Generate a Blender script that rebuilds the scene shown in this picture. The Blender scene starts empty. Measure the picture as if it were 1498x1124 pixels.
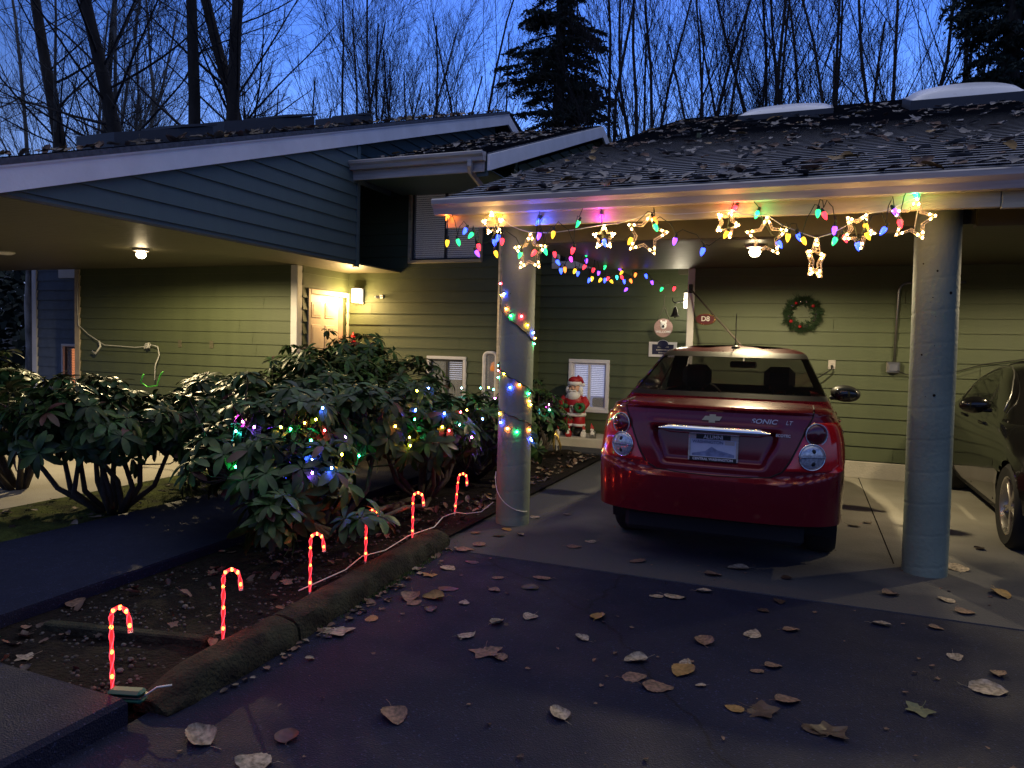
EAVE = [(-2.608, 5.13, 2.231, 'y'), (-2.628, 5.182, 2.436, 'o'), (-2.522, 5.13, 2.233, 'g'), (-2.45, 5.13, 2.314, 'b'), (-2.396, 5.13, 2.278, 'g'), (-2.366, 5.13, 2.142, 'v'), (-2.349, 5.13, 2.194, 'r'), (-2.218, 5.13, 2.225, 'b'), (-2.207, 5.13, 2.136, 'y'), (-2.211, 5.182, 2.437, 'y'), (-2.182, 5.13, 2.257, 'b'), (-2.151, 5.13, 2.227, 'r'), (-1.999, 5.13, 2.125, 'g'), (-1.884, 5.13, 2.136, 'r'), (-1.88, 5.182, 2.37, 'b'), (-1.855, 5.13, 2.261, 'v'), (-1.817, 5.13, 2.147, 'g'), (-1.749, 5.13, 2.268, 'y'), (-1.594, 5.13, 2.149, 'r'), (-1.559, 5.13, 2.336, 'g'), (-1.411, 5.182, 2.384, 'm'), (-1.373, 5.13, 2.197, 'b'), (-1.175, 5.13, 2.202, 'y'), (-1.025, 5.13, 2.341, 'o'), (-1.015, 5.13, 2.291, 'g'), (-0.87, 5.13, 2.196, 'v'), (-0.68, 5.13, 2.121, 'b'), (-0.528, 5.13, 2.229, 'y'), (-0.484, 5.182, 2.404, 'r'), (-0.343, 5.182, 2.362, 'g'), (-0.21, 5.13, 2.154, 'b'), (-0.147, 5.13, 2.199, 'y'), (-0.09, 5.13, 2.197, 'b'), (-0.062, 5.13, 2.173, 'y'), (0.025, 5.13, 2.344, 'g'), (0.056, 5.13, 2.328, 'r'), (0.127, 5.13, 2.237, 'v'), (0.137, 5.13, 2.168, 'g'), (0.182, 5.13, 2.183, 'r'), (0.26, 5.13, 2.133, 'b'), (0.301, 5.13, 2.248, 'y'), (0.309, 5.13, 2.193, 'y'), (0.415, 5.13, 2.221, 'b'), (0.455, 5.13, 2.331, 'v'), (0.49, 5.13, 2.263, 'r'), (0.57, 5.182, 2.436, 'g')]
STARS = [(-2.234, 5.15, 2.361, 0.185, 55, 62), (-1.932, 5.15, 2.14, 0.293, 0, 0), (-1.375, 5.15, 2.233, 0.18, 10, 0), (-1.073, 5.15, 2.243, 0.314, 15, 12), (-0.533, 5.15, 2.299, 0.201, 50, 20), (-0.283, 5.15, 2.201, 0.287, 0, 0), (0.023, 5.15, 2.052, 0.272, 75, 0), (0.266, 5.15, 2.227, 0.241, 40, 25), (0.564, 5.15, 2.283, 0.277, 15, 8)]
SIDE = [(-2.36, 6.964, 2.37, 'r'), (-2.36, 7.043, 2.295, 'b'), (-2.36, 7.177, 2.23, 'b'), (-2.36, 7.308, 2.255, 'o'), (-2.36, 7.493, 2.382, 'm'), (-2.36, 7.585, 2.484, 'r'), (-2.36, 7.682, 2.276, 'y'), (-2.36, 7.79, 2.262, 'b'), (-2.36, 8.04, 2.504, 'g'), (-2.36, 8.094, 2.434, 'v'), (-2.36, 8.056, 2.359, 'r'), (-2.36, 8.487, 2.52, 'g'), (-2.36, 8.415, 2.365, 'r'), (-2.36, 8.646, 2.352, 'v'), (-2.36, 8.93, 2.454, 'g'), (-2.36, 8.259, 2.231, 'b'), (-2.36, 8.363, 2.26, 'y'), (-2.36, 8.761, 2.277, 'y'), (-2.36, 8.95, 2.295, 'b'), (-2.36, 9.115, 2.331, 'r'), (-2.36, 9.206, 2.299, 'y'), (-2.341, 9.45, 2.377, 'c'), (-2.28, 9.45, 2.377, 'r'), (-2.317, 9.45, 2.488, 'v'), (-2.267, 9.45, 2.435, 'y'), (-2.241, 9.45, 2.325, 'b'), (-2.2, 9.45, 2.214, 'v'), (-2.162, 9.45, 2.331, 'o'), (-2.092, 9.45, 2.407, 'o'), (-1.965, 9.45, 2.391, 'b'), (-1.885, 9.45, 2.307, 'v'), (-1.744, 9.45, 2.22, 'g'), (-1.59, 9.45, 2.226, 'r')]
POSTB = [(-2.32, 5.513, 1.948, 'r'), (-2.293, 5.47, 1.852, 'y'), (-2.258, 5.442, 1.861, 'b'), (-2.232, 5.431, 1.741, 'o'), (-2.187, 5.423, 1.687, 'g'), (-2.104, 5.448, 1.684, 'r'), (-2.064, 5.486, 1.616, 'y'), (-2.038, 5.561, 1.559, 'b'), (-2.047, 5.62, 1.516, 'o'), (-2.039, 5.585, 1.471, 'g'), (-2.32, 5.513, 1.287, 'g'), (-2.32, 5.513, 1.248, 'r'), (-2.236, 5.432, 1.226, 'y'), (-2.32, 5.512, 1.192, 'g'), (-2.177, 5.423, 1.12, 'b'), (-2.105, 5.446, 1.144, 'o'), (-2.048, 5.516, 1.072, 'g'), (-2.045, 5.526, 1.012, 'o'), (-2.04, 5.547, 0.983, 'y'), (-2.28, 5.458, 0.905, 'y'), (-2.26, 5.444, 0.835, 'b'), (-2.191, 5.423, 0.792, 'o'), (-2.116, 5.44, 0.768, 'g'), (-2.042, 5.537, 0.78, 'o'), (-2.038, 5.564, 0.706, 'b')]
BUSHB = [(-3.652, 4.022, 0.81, 'c'), (-3.647, 4.083, 0.872, 'm'), (-3.494, 4.024, 0.849, 'v'), (-3.219, 3.962, 0.872, 'y'), (-3.169, 3.997, 0.859, 'g'), (-3.293, 4.31, 0.864, 'y'), (-3.093, 4.166, 0.913, 'y'), (-3.135, 4.326, 0.82, 'r'), (-3.138, 4.177, 0.763, 'g'), (-3.027, 4.419, 0.769, 'v'), (-2.815, 4.074, 0.707, 'y'), (-3.066, 4.656, 0.603, 'g'), (-3.055, 4.083, 0.655, 'b'), (-2.819, 3.769, 0.631, 'v'), (-2.758, 3.882, 0.65, 'b'), (-3.334, 3.674, 0.639, 'g'), (-2.919, 4.003, 1.013, 'b'), (-2.887, 4.869, 0.815, 'o'), (-2.756, 4.946, 0.942, 'b'), (-2.944, 5.274, 0.83, 'g'), (-2.801, 5.042, 1.082, 'y'), (-3.187, 5.952, 1.046, 'b'), (-2.676, 5.27, 0.896, 'b'), (-2.678, 5.578, 0.884, 'r'), (-2.867, 6.1, 0.853, 'o'), (-2.745, 5.376, 0.772, 'y'), (-2.679, 5.369, 0.749, 'r'), (-2.747, 5.7, 0.759, 'c'), (-2.664, 6.0, 0.792, 'b'), (-2.536, 5.5, 0.689, 'm'), (-2.872, 6.6, 1.038, 'y'), (-2.821, 6.6, 1.021, 'g'), (-2.719, 6.4, 0.95, 'v'), (-2.96, 6.6, 1.028, 'g'), (-3.119, 6.5, 1.025, 'c'), (-3.065, 9.0, 0.706, 'm'), (-3.02, 8.9, 0.645, 'c'), (-2.734, 7.487, 0.427, 'b'), (-3.006, 5.3, 0.677, 'y'), (-2.795, 4.94, 0.667, 'y'), (-2.505, 6.0, 0.547, 'v')]
LEAVES = [(-2.127, 3.046, 0.154, 0, 1), (-2.061, 3.273, 0.079, 1, 0), (-2.039, 3.636, 0.109, 2, 0), (-1.976, 3.579, 0.076, 2, 0), (-1.92, 3.694, 0.117, 1, 0), (-1.847, 3.523, 0.082, 3, 0), (-1.729, 3.7, 0.069, 0, 0), (-1.514, 3.28, 0.095, 0, 0), (-1.348, 3.14, 0.136, 2, 1), (-1.266, 3.111, 0.079, 2, 0), (-1.446, 3.505, 0.079, 0, 0), (-1.656, 3.969, 0.069, 2, 0), (-1.319, 3.653, 0.08, 0, 0), (-1.913, 3.87, 0.105, 3, 0), (-1.488, 4.107, 0.099, 3, 0), (-1.486, 4.313, 0.111, 2, 0), (-1.732, 4.19, 0.064, 2, 0), (-2.095, 4.231, 0.106, 0, 0), (-2.018, 4.422, 0.091, 3, 0), (-2.137, 4.05, 0.094, 1, 1), (-2.197, 4.052, 0.052, 0, 0), (-2.179, 4.654, 0.125, 2, 0), (-0.983, 3.495, 0.075, 0, 0), (-0.988, 3.824, 0.111, 1, 0), (-1.425, 2.436, 0.117, 2, 0), (-0.851, 2.724, 0.103, 0, 0), (-1.708, 2.152, 0.09, 3, 0), (-1.985, 2.01, 0.124, 0, 0), (-1.701, 1.965, 0.103, 0, 0), (-0.68, 3.353, 0.102, 0, 0), (-0.647, 3.172, 0.09, 2, 0), (-0.535, 3.123, 0.112, 2, 0), (-0.463, 3.327, 0.123, 1, 0), (-0.462, 3.423, 0.07, 0, 0), (-0.367, 3.216, 0.041, 0, 0), (-0.762, 4.287, 0.08, 0, 0), (-0.657, 4.325, 0.104, 0, 0), (-1.014, 4.928, 0.102, 2, 0), (-0.417, 3.726, 0.102, 2, 0), (-0.199, 3.927, 0.098, 0, 0), (-0.015, 4.076, 0.072, 2, 0), (-0.082, 3.561, 0.076, 2, 0), (-0.152, 3.473, 0.062, 2, 0), (-0.166, 4.314, 0.054, 3, 0), (-0.09, 4.512, 0.072, 3, 0), (-0.503, 4.849, 0.097, 2, 0), (-0.365, 5.065, 0.118, 0, 0), (-0.065, 5.004, 0.088, 3, 0), (-0.515, 4.502, 0.082, 0, 0), (-0.214, 3.066, 0.067, 1, 0), (-0.115, 3.087, 0.138, 3, 1), (-0.012, 3.23, 0.097, 2, 0), (0.488, 3.371, 0.112, 4, 1), (0.084, 3.014, 0.089, 3, 0), (0.145, 3.02, 0.115, 3, 1), (0.435, 4.376, 0.088, 0, 0), (0.703, 4.452, 0.066, 2, 0), (0.727, 4.05, 0.079, 0, 0), (0.876, 3.922, 0.082, 2, 0), (0.797, 3.714, 0.125, 0, 0), (0.827, 4.972, 0.081, 0, 0), (0.892, 4.779, 0.101, 2, 0), (0.53, 4.933, 0.099, 2, 0), (1.014, 5.773, 0.131, 0, 0), (1.164, 5.244, 0.15, 1, 0), (1.271, 6.438, 0.083, 3, 0), (-2.077, 5.807, 0.087, 0, 0), (-1.865, 6.034, 0.082, 0, 0), (-1.506, 5.078, 0.089, 2, 0), (-1.435, 5.261, 0.076, 0, 0), (-2.125, 5.313, 0.096, 1, 0), (-1.969, 5.206, 0.073, 0, 0), (-2.3, 5.103, 0.073, 2, 0), (-2.145, 4.812, 0.099, 2, 0), (-2.114, 5.108, 0.093, 3, 0), (-3.095, 2.147, 0.089, 0, 1), (-3.499, 2.699, 0.1, 2, 0), (-5.065, 4.059, 0.085, 0, 0), (-4.863, 3.995, 0.052, 0, 0), (-3.359, 2.428, 0.086, 3, 0), (-3.37, 10.387, 0.152, 0, 0), (-3.444, 10.165, 0.12, 1, 0), (-3.033, 9.849, 0.134, 0, 0), (1.259, 9.569, 0.094, 3, 0), (0.43, 6.78, 0.08, 3, 0), (0.548, 6.977, 0.07, 0, 0), (-3.339, 7.671, 0.109, 0, 0), (-2.763, 9.349, 0.109, 0, 0), (-2.804, 7.984, 0.095, 0, 0)]
CAM = (1080.0, 0.379077, -0.051727, 0.025787)
PW=dict(L1=430,L2=70,L3=280,L4=14,L5=190,SKY=1.2,EXP=0.0)
import bpy, math, random
from mathutils import Vector, Matrix, noise
rnd = random.Random(7)
sc = bpy.context.scene
COL = sc.collection
H0 = 1.45
R = math.radians
TAU = 2*math.pi

# ------------------------------------------------------------------ helpers
class MB:
    def __init__(s): s.v=[]; s.f=[]; s.m=[]; s.cur=0
    def add(s, vs, fs):
        b=len(s.v); s.v.extend(vs)
        for f in fs: s.f.append(tuple(i+b for i in f)); s.m.append(s.cur)
    def quad(s,a,b,c,d): s.add([a,b,c,d],[(0,1,2,3)])
    def box(s,x0,x1,y0,y1,z0,z1,M=None):
        vs=[Vector((x,y,z)) for z in(z0,z1) for y in(y0,y1) for x in(x0,x1)]
        if M is not None: vs=[M@v for v in vs]
        s.add([tuple(v) for v in vs],[(0,2,3,1),(4,5,7,6),(0,1,5,4),(2,6,7,3),(0,4,6,2),(1,3,7,5)])
    def cbox(s,x0,x1,y0,y1,z0,z1,c=.01,M=None):   # box with chamfered edges
        cx,cy,cz=(x0+x1)/2,(y0+y1)/2,(z0+z1)/2; hx,hy,hz=(x1-x0)/2,(y1-y0)/2,(z1-z0)/2
        c=min(c,hx*.9,hy*.9,hz*.9); vs=[];idx={}
        for sx in(-1,1):
            for sy in(-1,1):
                for sz in(-1,1):
                    for k in range(3):
                        p=[sx*hx,sy*hy,sz*hz]
                        for j in range(3):
                            if j!=k: p[j]-=(sx,sy,sz)[j]*c
                        v=Vector((p[0]+cx,p[1]+cy,p[2]+cz))
                        if M is not None: v=M@v
                        idx[(sx,sy,sz,k)]=len(vs); vs.append(tuple(v))
        fs=[]
        S=(-1,1)
        for k in range(3):
            a,b=(k+1)%3,(k+2)%3
            for sg in S:
                q=[]
                for (u,w) in((-1,-1),(1,-1),(1,1),(-1,1)):
                    t=[0,0,0]; t[k]=sg;t[a]=u;t[b]=w; q.append(idx[(t[0],t[1],t[2],k)])
                if sg<0: q.reverse()
                fs.append(tuple(q))
            for u in S:
                for w in S:
                    t0=[0,0,0];t1=[0,0,0]; t0[k]=-1;t1[k]=1
                    for t in(t0,t1): t[a]=u;t[b]=w
                    q=[idx[(*t0,a)],idx[(*t1,a)],idx[(*t1,b)],idx[(*t0,b)]]
                    if u*w<0: q.reverse()
                    fs.append(tuple(q))
        for sx in S:
            for sy in S:
                for sz in S:
                    q=[idx[(sx,sy,sz,k)] for k in range(3)]
                    if sx*sy*sz<0: q.reverse()
                    fs.append(tuple(q))
        s.add(vs,fs)
    def tube(s,pts,r,n=6,cap=True):
        pts=[Vector(p) for p in pts]; rs=r if isinstance(r,(list,tuple)) else [r]*len(pts)
        vs=[];fs=[];N=len(pts)
        prev=None
        for i,p in enumerate(pts):
            d=(pts[min(i+1,N-1)]-pts[max(i-1,0)])
            if d.length<1e-9: d=Vector((0,0,1))
            d.normalize()
            if prev is None: a=d.orthogonal().normalized()
            else:
                a=prev-d*prev.dot(d)
                a=a.normalized() if a.length>1e-6 else d.orthogonal().normalized()
            prev=a; b=d.cross(a)
            for k in range(n):
                t=TAU*k/n; vs.append(tuple(p+(a*math.cos(t)+b*math.sin(t))*rs[i]))
        for i in range(N-1):
            for k in range(n):
                k2=(k+1)%n; fs.append((i*n+k,i*n+k2,(i+1)*n+k2,(i+1)*n+k))
        if cap:
            fs.append(tuple(reversed(range(n)))); fs.append(tuple((N-1)*n+k for k in range(n)))
        s.add(vs,fs)
    def lathe(s,prof,n=16,M=None,cap=True,sx=1,sy=1):
        vs=[];fs=[]
        for (r,z) in prof:
            for k in range(n):
                t=TAU*k/n; v=Vector((r*math.cos(t)*sx,r*math.sin(t)*sy,z))
                if M is not None: v=M@v
                vs.append(tuple(v))
        N=len(prof)
        for i in range(N-1):
            for k in range(n):
                k2=(k+1)%n; fs.append((i*n+k,i*n+k2,(i+1)*n+k2,(i+1)*n+k))
        if cap:
            fs.append(tuple(reversed(range(n)))); fs.append(tuple((N-1)*n+k for k in range(n)))
        s.add(vs,fs)
    def ball(s,c,rx,ry=None,rz=None,n=14,m=9,M=None):
        ry=rx if ry is None else ry; rz=rx if rz is None else rz
        pr=[(math.sin(math.pi*i/m)*.9999+1e-4,-math.cos(math.pi*i/m)) for i in range(m+1)]
        T=Matrix.Translation(Vector(c))@(M or Matrix.Identity(4))@Matrix.Diagonal((rx,ry,rz,1))
        s.lathe(pr,n,T)
    def grid(s,P,close=False):
        nr=len(P); nc=len(P[0]); vs=[tuple(p) for row in P for p in row]; fs=[]
        for i in range(nr-1):
            for j in range(nc-(0 if close else 1)):
                j2=(j+1)%nc; fs.append((i*nc+j,i*nc+j2,(i+1)*nc+j2,(i+1)*nc+j))
        s.add(vs,fs)
    def prism(s,poly,d,M=None):  # poly list of (x,z) extruded along y 0..d
        n=len(poly); vs=[Vector((x,0,z)) for x,z in poly]+[Vector((x,d,z)) for x,z in poly]
        if M is not None: vs=[M@v for v in vs]
        fs=[tuple(range(n)),tuple(reversed(range(n,2*n)))]+[(i,i+n,(i+1)%n+n,(i+1)%n) for i in range(n)]
        s.add([tuple(v) for v in vs],fs)

def wloc(o):
    v=Vector((0,0,0))
    while o is not None: v+=Vector(o.location); o=o.parent
    return v
def tagit(o,label=None,cat=None,group=None,kind=None):
    if label: o['label']=label
    if cat: o['category']=cat
    if group: o['group']=group
    if kind: o['kind']=kind
    return o
def build(name,mb,mat,parent=None,smooth=False,world=True,loc=None,angle=None):
    me=bpy.data.meshes.new(name)
    off=Vector((0,0,0))
    if parent is not None and world: off=wloc(parent)
    elif loc is not None: off=Vector(loc)
    vs=[(v[0]-off.x,v[1]-off.y,v[2]-off.z) for v in mb.v] if off.length>0 else mb.v
    me.from_pydata(vs,[],mb.f)
    mats=mat if isinstance(mat,(list,tuple)) else [mat]
    for m in mats: me.materials.append(m)
    if len(mats)>1: me.polygons.foreach_set('material_index',mb.m)
    me.update()
    o=bpy.data.objects.new(name,me); COL.objects.link(o)
    if parent is not None: o.parent=parent
    elif loc is not None: o.location=loc
    if smooth:
        me.polygons.foreach_set('use_smooth',[True]*len(me.polygons))
        if angle: 
            try: me.set_sharp_from_angle(angle=R(angle))
            except Exception: pass
    return o
def thing(name,label,cat,loc=(0,0,0),rz=0,group=None):
    o=bpy.data.objects.new(name,None); COL.objects.link(o)
    o.location=loc; o.rotation_euler=(0,0,rz); o.empty_display_size=.1
    return tagit(o,label,cat,group)
def copy_tree(o,parent=None):
    c=o.copy(); COL.objects.link(c); c.parent=parent
    for ch in list(o.children): copy_tree(ch,c)
    return c

# ------------------------------------------------------------------ materials
def mat(name,col,rough=.7,metal=0,var=.15,vscale=8,bump=0,bscale=60,coat=0,emit=None,estr=0,trans=0,alpha=1,ior=1.45,island=0,spec=.5,col2=None,detail=6,stretch=None,sheen=0):
    m=bpy.data.materials.new(name); m.use_nodes=True; nt=m.node_tree; N=nt.nodes; L=nt.links
    b=N['Principled BSDF']
    b.inputs['Roughness'].default_value=rough; b.inputs['Metallic'].default_value=metal
    b.inputs['Coat Weight'].default_value=coat; b.inputs['Coat Roughness'].default_value=.04
    b.inputs['Transmission Weight'].default_value=trans; b.inputs['IOR'].default_value=ior
    b.inputs['Alpha'].default_value=alpha; b.inputs['Specular IOR Level'].default_value=spec
    if emit: b.inputs['Emission Color'].default_value=(*emit,1); b.inputs['Emission Strength'].default_value=estr
    c4=(*col,1)
    tc=N.new('ShaderNodeTexCoord'); src=tc.outputs['Object']
    if stretch:
        mp=N.new('ShaderNodeMapping'); mp.inputs['Scale'].default_value=stretch; L.new(src,mp.inputs['Vector']); src=mp.outputs['Vector']
    if var or col2:
        nz=N.new('ShaderNodeTexNoise'); nz.inputs['Scale'].default_value=vscale; nz.inputs['Detail'].default_value=detail; L.new(src,nz.inputs['Vector'])
        rp=N.new('ShaderNodeValToRGB'); rp.color_ramp.elements[0].position=.32; rp.color_ramp.elements[1].position=.68
        a=tuple(x*(1-var) for x in col); d=tuple(min(1,x*(1+var)) for x in (col2 or col))
        rp.color_ramp.elements[0].color=(*a,1); rp.color_ramp.elements[1].color=(*d,1)
        L.new(nz.outputs['Fac'],rp.inputs['Fac']); out=rp.outputs['Color']
        if island:
            g=N.new('ShaderNodeNewGeometry'); hs=N.new('ShaderNodeHueSaturation')
            mr=N.new('ShaderNodeMapRange'); mr.inputs['To Min'].default_value=1-island; mr.inputs['To Max'].default_value=1+island
            L.new(g.outputs['Random Per Island'],mr.inputs['Value']); L.new(mr.outputs['Result'],hs.inputs['Value']); L.new(out,hs.inputs['Color']); out=hs.outputs['Color']
            mr2=N.new('ShaderNodeMapRange'); mr2.inputs['To Min'].default_value=.47; mr2.inputs['To Max'].default_value=.53
            wn=N.new('ShaderNodeMath'); wn.operation='FRACT'; ml=N.new('ShaderNodeMath'); ml.operation='MULTIPLY'; ml.inputs[1].default_value=7.3
            L.new(g.outputs['Random Per Island'],ml.inputs[0]); L.new(ml.outputs[0],wn.inputs[0]); L.new(wn.outputs[0],mr2.inputs['Value']); L.new(mr2.outputs['Result'],hs.inputs['Hue'])
        L.new(out,b.inputs['Base Color'])
        mr=N.new('ShaderNodeMapRange'); mr.inputs['To Min'].default_value=max(.02,rough-.08); mr.inputs['To Max'].default_value=min(1,rough+.08)
        L.new(nz.outputs['Fac'],mr.inputs['Value']); 
        if rough>.12: L.new(mr.outputs['Result'],b.inputs['Roughness'])
    else: b.inputs['Base Color'].default_value=c4
    if bump:
        n2=N.new('ShaderNodeTexNoise'); n2.inputs['Scale'].default_value=bscale; n2.inputs['Detail'].default_value=5; L.new(src,n2.inputs['Vector'])
        bp=N.new('ShaderNodeBump'); bp.inputs['Strength'].default_value=bump; bp.inputs['Distance'].default_value=.02
        L.new(n2.outputs['Fac'],bp.inputs['Height']); L.new(bp.outputs['Normal'],b.inputs['Normal'])
    return m
M={}
M['siding']=mat('green_siding',(.072,.089,.044),.6,var=.07,vscale=1.4,bump=.12,bscale=30,stretch=(5,5,.5))
M['siding_dark']=mat('blue_green_siding',(.075,.118,.125),.6,var=.06,vscale=1.4,bump=.12,bscale=30,stretch=(5,5,.5))
M['soffit']=mat('olive_soffit_board',(.095,.088,.055),.5,var=.14,vscale=2.5,bump=.3,bscale=5,stretch=(1,5,1))
M['trim']=mat('white_trim_paint',(.62,.60,.60),.5,var=.08,vscale=5,bump=.1,bscale=30)
M['fascia']=mat('cream_fascia_paint',(.46,.41,.28),.5,var=.2,vscale=5,bump=.25,bscale=30,stretch=(.5,1,3))
M['gutter']=mat('gutter_metal',(.47,.43,.40),.4,var=.2,vscale=6,bump=.06,bscale=20,stretch=(.4,1,5))
M['rake']=mat('rake_board_paint',(.78,.79,.84),.5,var=.07,vscale=3,bump=.1,bscale=30)
M['shingle']=mat('asphalt_shingle',(.050,.062,.092),.5,var=.35,vscale=26,bump=.25,bscale=220,stretch=(.35,1,1),col2=(.065,.075,.10))
M['shedge']=mat('shaded_butt_edge',(.008,.009,.012),.95,var=0,spec=.1)  # tar-black butts, kept dark to paint the shadow line between courses
M['asphalt']=None
M['concrete']=mat('clean_concrete',(.36,.335,.28),.8,var=.22,vscale=1.6,bump=.4,bscale=90,detail=11,col2=(.30,.285,.25),spec=.25)
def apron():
    m=mat('shade_toned_concrete',(.36,.335,.28),.8,var=.22,vscale=1.6,bump=.4,bscale=90,detail=11,col2=(.30,.285,.25),spec=.25)
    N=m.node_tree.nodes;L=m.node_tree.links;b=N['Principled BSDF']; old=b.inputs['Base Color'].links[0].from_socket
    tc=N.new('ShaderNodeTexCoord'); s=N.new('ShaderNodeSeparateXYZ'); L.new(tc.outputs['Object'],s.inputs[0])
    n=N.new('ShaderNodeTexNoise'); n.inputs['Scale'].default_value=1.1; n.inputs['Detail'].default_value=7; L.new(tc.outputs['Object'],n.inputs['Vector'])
    # shade painted in as grime, ragged along the open end and walkway
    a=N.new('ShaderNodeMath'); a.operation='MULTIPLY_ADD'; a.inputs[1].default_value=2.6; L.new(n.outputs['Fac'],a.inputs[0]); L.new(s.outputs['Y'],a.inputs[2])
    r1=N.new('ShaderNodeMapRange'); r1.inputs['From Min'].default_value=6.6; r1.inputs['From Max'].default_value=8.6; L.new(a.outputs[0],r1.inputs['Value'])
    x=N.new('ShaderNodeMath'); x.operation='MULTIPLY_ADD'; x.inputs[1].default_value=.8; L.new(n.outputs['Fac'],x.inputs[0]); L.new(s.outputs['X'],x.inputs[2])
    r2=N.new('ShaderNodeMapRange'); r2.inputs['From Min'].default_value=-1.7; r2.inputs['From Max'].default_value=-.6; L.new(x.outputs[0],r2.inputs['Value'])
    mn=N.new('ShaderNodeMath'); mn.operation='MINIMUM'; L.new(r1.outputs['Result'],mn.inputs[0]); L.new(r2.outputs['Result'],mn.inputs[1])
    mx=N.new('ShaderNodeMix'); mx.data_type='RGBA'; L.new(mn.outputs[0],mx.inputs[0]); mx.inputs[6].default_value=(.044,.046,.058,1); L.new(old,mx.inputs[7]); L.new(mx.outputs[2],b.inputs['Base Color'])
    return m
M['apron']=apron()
M['footing']=mat('footing_concrete',(.42,.39,.34),.8,var=.12,vscale=4,bump=.3,bscale=50)
M['column']=mat('column_concrete',(.185,.225,.175),.6,var=.16,vscale=3,bump=.2,bscale=40)
M['soil']=mat('dark_soil',(.009,.007,.0065),.95,var=.6,vscale=22,bump=1,bscale=55,detail=8,spec=.15)
M['mossy']=mat('mossy_soil',(.016,.018,.008),.95,var=.5,vscale=6,bump=1,bscale=50,col2=(.05,.065,.014),detail=8,spec=.15)
M['kerb']=mat('mossy_kerb',(.026,.023,.022),.92,spec=.15,var=.55,vscale=7,bump=1,bscale=60,col2=(.026,.027,.018),detail=9)
M['black']=mat('black_plastic',(.012,.012,.013),.45,var=0)
M['wire_white']=mat('white_cord',(.6,.6,.58),.5,var=0)
M['wire_green']=mat('dark_green_cord',(.01,.022,.012),.5,var=0)
M['chrome']=mat('chrome',(.85,.86,.88),.08,1,var=0)
M['steel']=mat('galvanised_pipe',(.3,.3,.3),.35,.9,var=.1)
M['door']=mat('cream_door_paint',(.62,.5,.4),.45,var=.04,vscale=4)
M['glassdark']=mat('dark_window_glass',(.012,.014,.018),.05,var=0,spec=.8)
M['frame']=mat('white_window_frame',(.72,.70,.74),.45,var=.05,vscale=8)
M['framedark']=mat('dark_window_frame',(.03,.03,.035),.4,var=0)
M['bark']=mat('dark_bark',(.035,.03,.027),.95,var=.35,vscale=6,bump=.8,bscale=25,stretch=(1,1,.3))
M['barkgrey']=mat('grey_bark',(.13,.13,.125),.9,var=.5,vscale=5,bump=.6,bscale=22,stretch=(1,1,.5))
M['twig']=mat('bare_twig',(.022,.020,.022),.95,var=.2)
M['needle']=mat('conifer_needles',(.014,.026,.02),.8,var=.35,vscale=2,island=.4)
M['drytreeleaf']=mat('amber_tree_leaf',(.16,.12,.045),.8,var=.3,vscale=3,island=.4)
M['rhodo']=mat('rhododendron_leaf',(.012,.033,.010),.44,var=.3,vscale=14,island=.6,spec=.33,col2=(.028,.062,.014))
M['rhodo_old']=mat('browned_rhododendron_leaf',(.06,.022,.016),.5,var=.3,vscale=14,island=.4)
M['stem']=mat('shrub_stem',(.05,.04,.032),.9,var=.3,vscale=20,bump=.4)
M['red']=mat('red_enamel',(.38,.012,.015),.35,var=.05)
M['white']=mat('white_enamel',(.72,.70,.70),.5,var=.06)
M['skin']=mat('painted_skin',(.62,.36,.25),.5,var=.05)
M['green']=mat('green_paint',(.02,.11,.035),.5,var=.3,vscale=40)
M['gold']=mat('gold_ornament',(.7,.5,.14),.25,.8,var=.1)
def emis(name,col,strg,rough=.3):
    return mat(name,tuple(min(1,c*.8+.02) for c in col),rough,var=0,emit=col,estr=strg)
BC={'r':(1,.03,.05),'o':(1,.22,.03),'y':(1,.52,.03),'g':(.02,.85,.22),'b':(.03,.07,1),'v':(.22,.05,1),'m':(.9,.05,.75),'c':(.05,.75,.75)}
BM={}; MM={}
_n={'r':'red','o':'orange','y':'yellow','g':'green','b':'blue','v':'violet','m':'magenta','c':'teal'}
for k,c in BC.items():
    BM[k]=emis('lit_%s_bulb'%_n[k],c,{'b':6.5,'v':5,'y':2.6,'g':3,'c':3,'r':4.2,'m':4}.get(k,3.4))
    MM[k]=emis('lit_%s_mini_light'%_n[k],c,{'b':1000,'v':800,'y':380,'g':480}.get(k,550))
M['warmbulb']=emis('warm_white_bulb',(1,.60,.17),85)
M['lampglow']=emis('lit_lamp_glass',(1,.78,.45),38)
M['lampglow2']=emis('lit_lantern_glass',(1,.85,.62),4)
M['candy']=mat('candy_cane_tube',(.75,.02,.03),.25,var=0,emit=(1,.03,.035),estr=.9,alpha=.7)
M['candyhelix']=emis('candy_cane_stripe',(1,.10,.16),1.1)
M['candylamp']=emis('candy_cane_lamp',(1,.16,.02),45)
M['clear']=mat('glowing_clear_plastic',(.6,.5,.45),.25,var=0,alpha=.5,emit=(1,.62,.3),estr=.05)  # faint emission stands in for lamp light carried through the star frame
M['clearstake']=mat('clear_stake_plastic',(.8,.72,.72),.25,var=0,alpha=.55)

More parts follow.
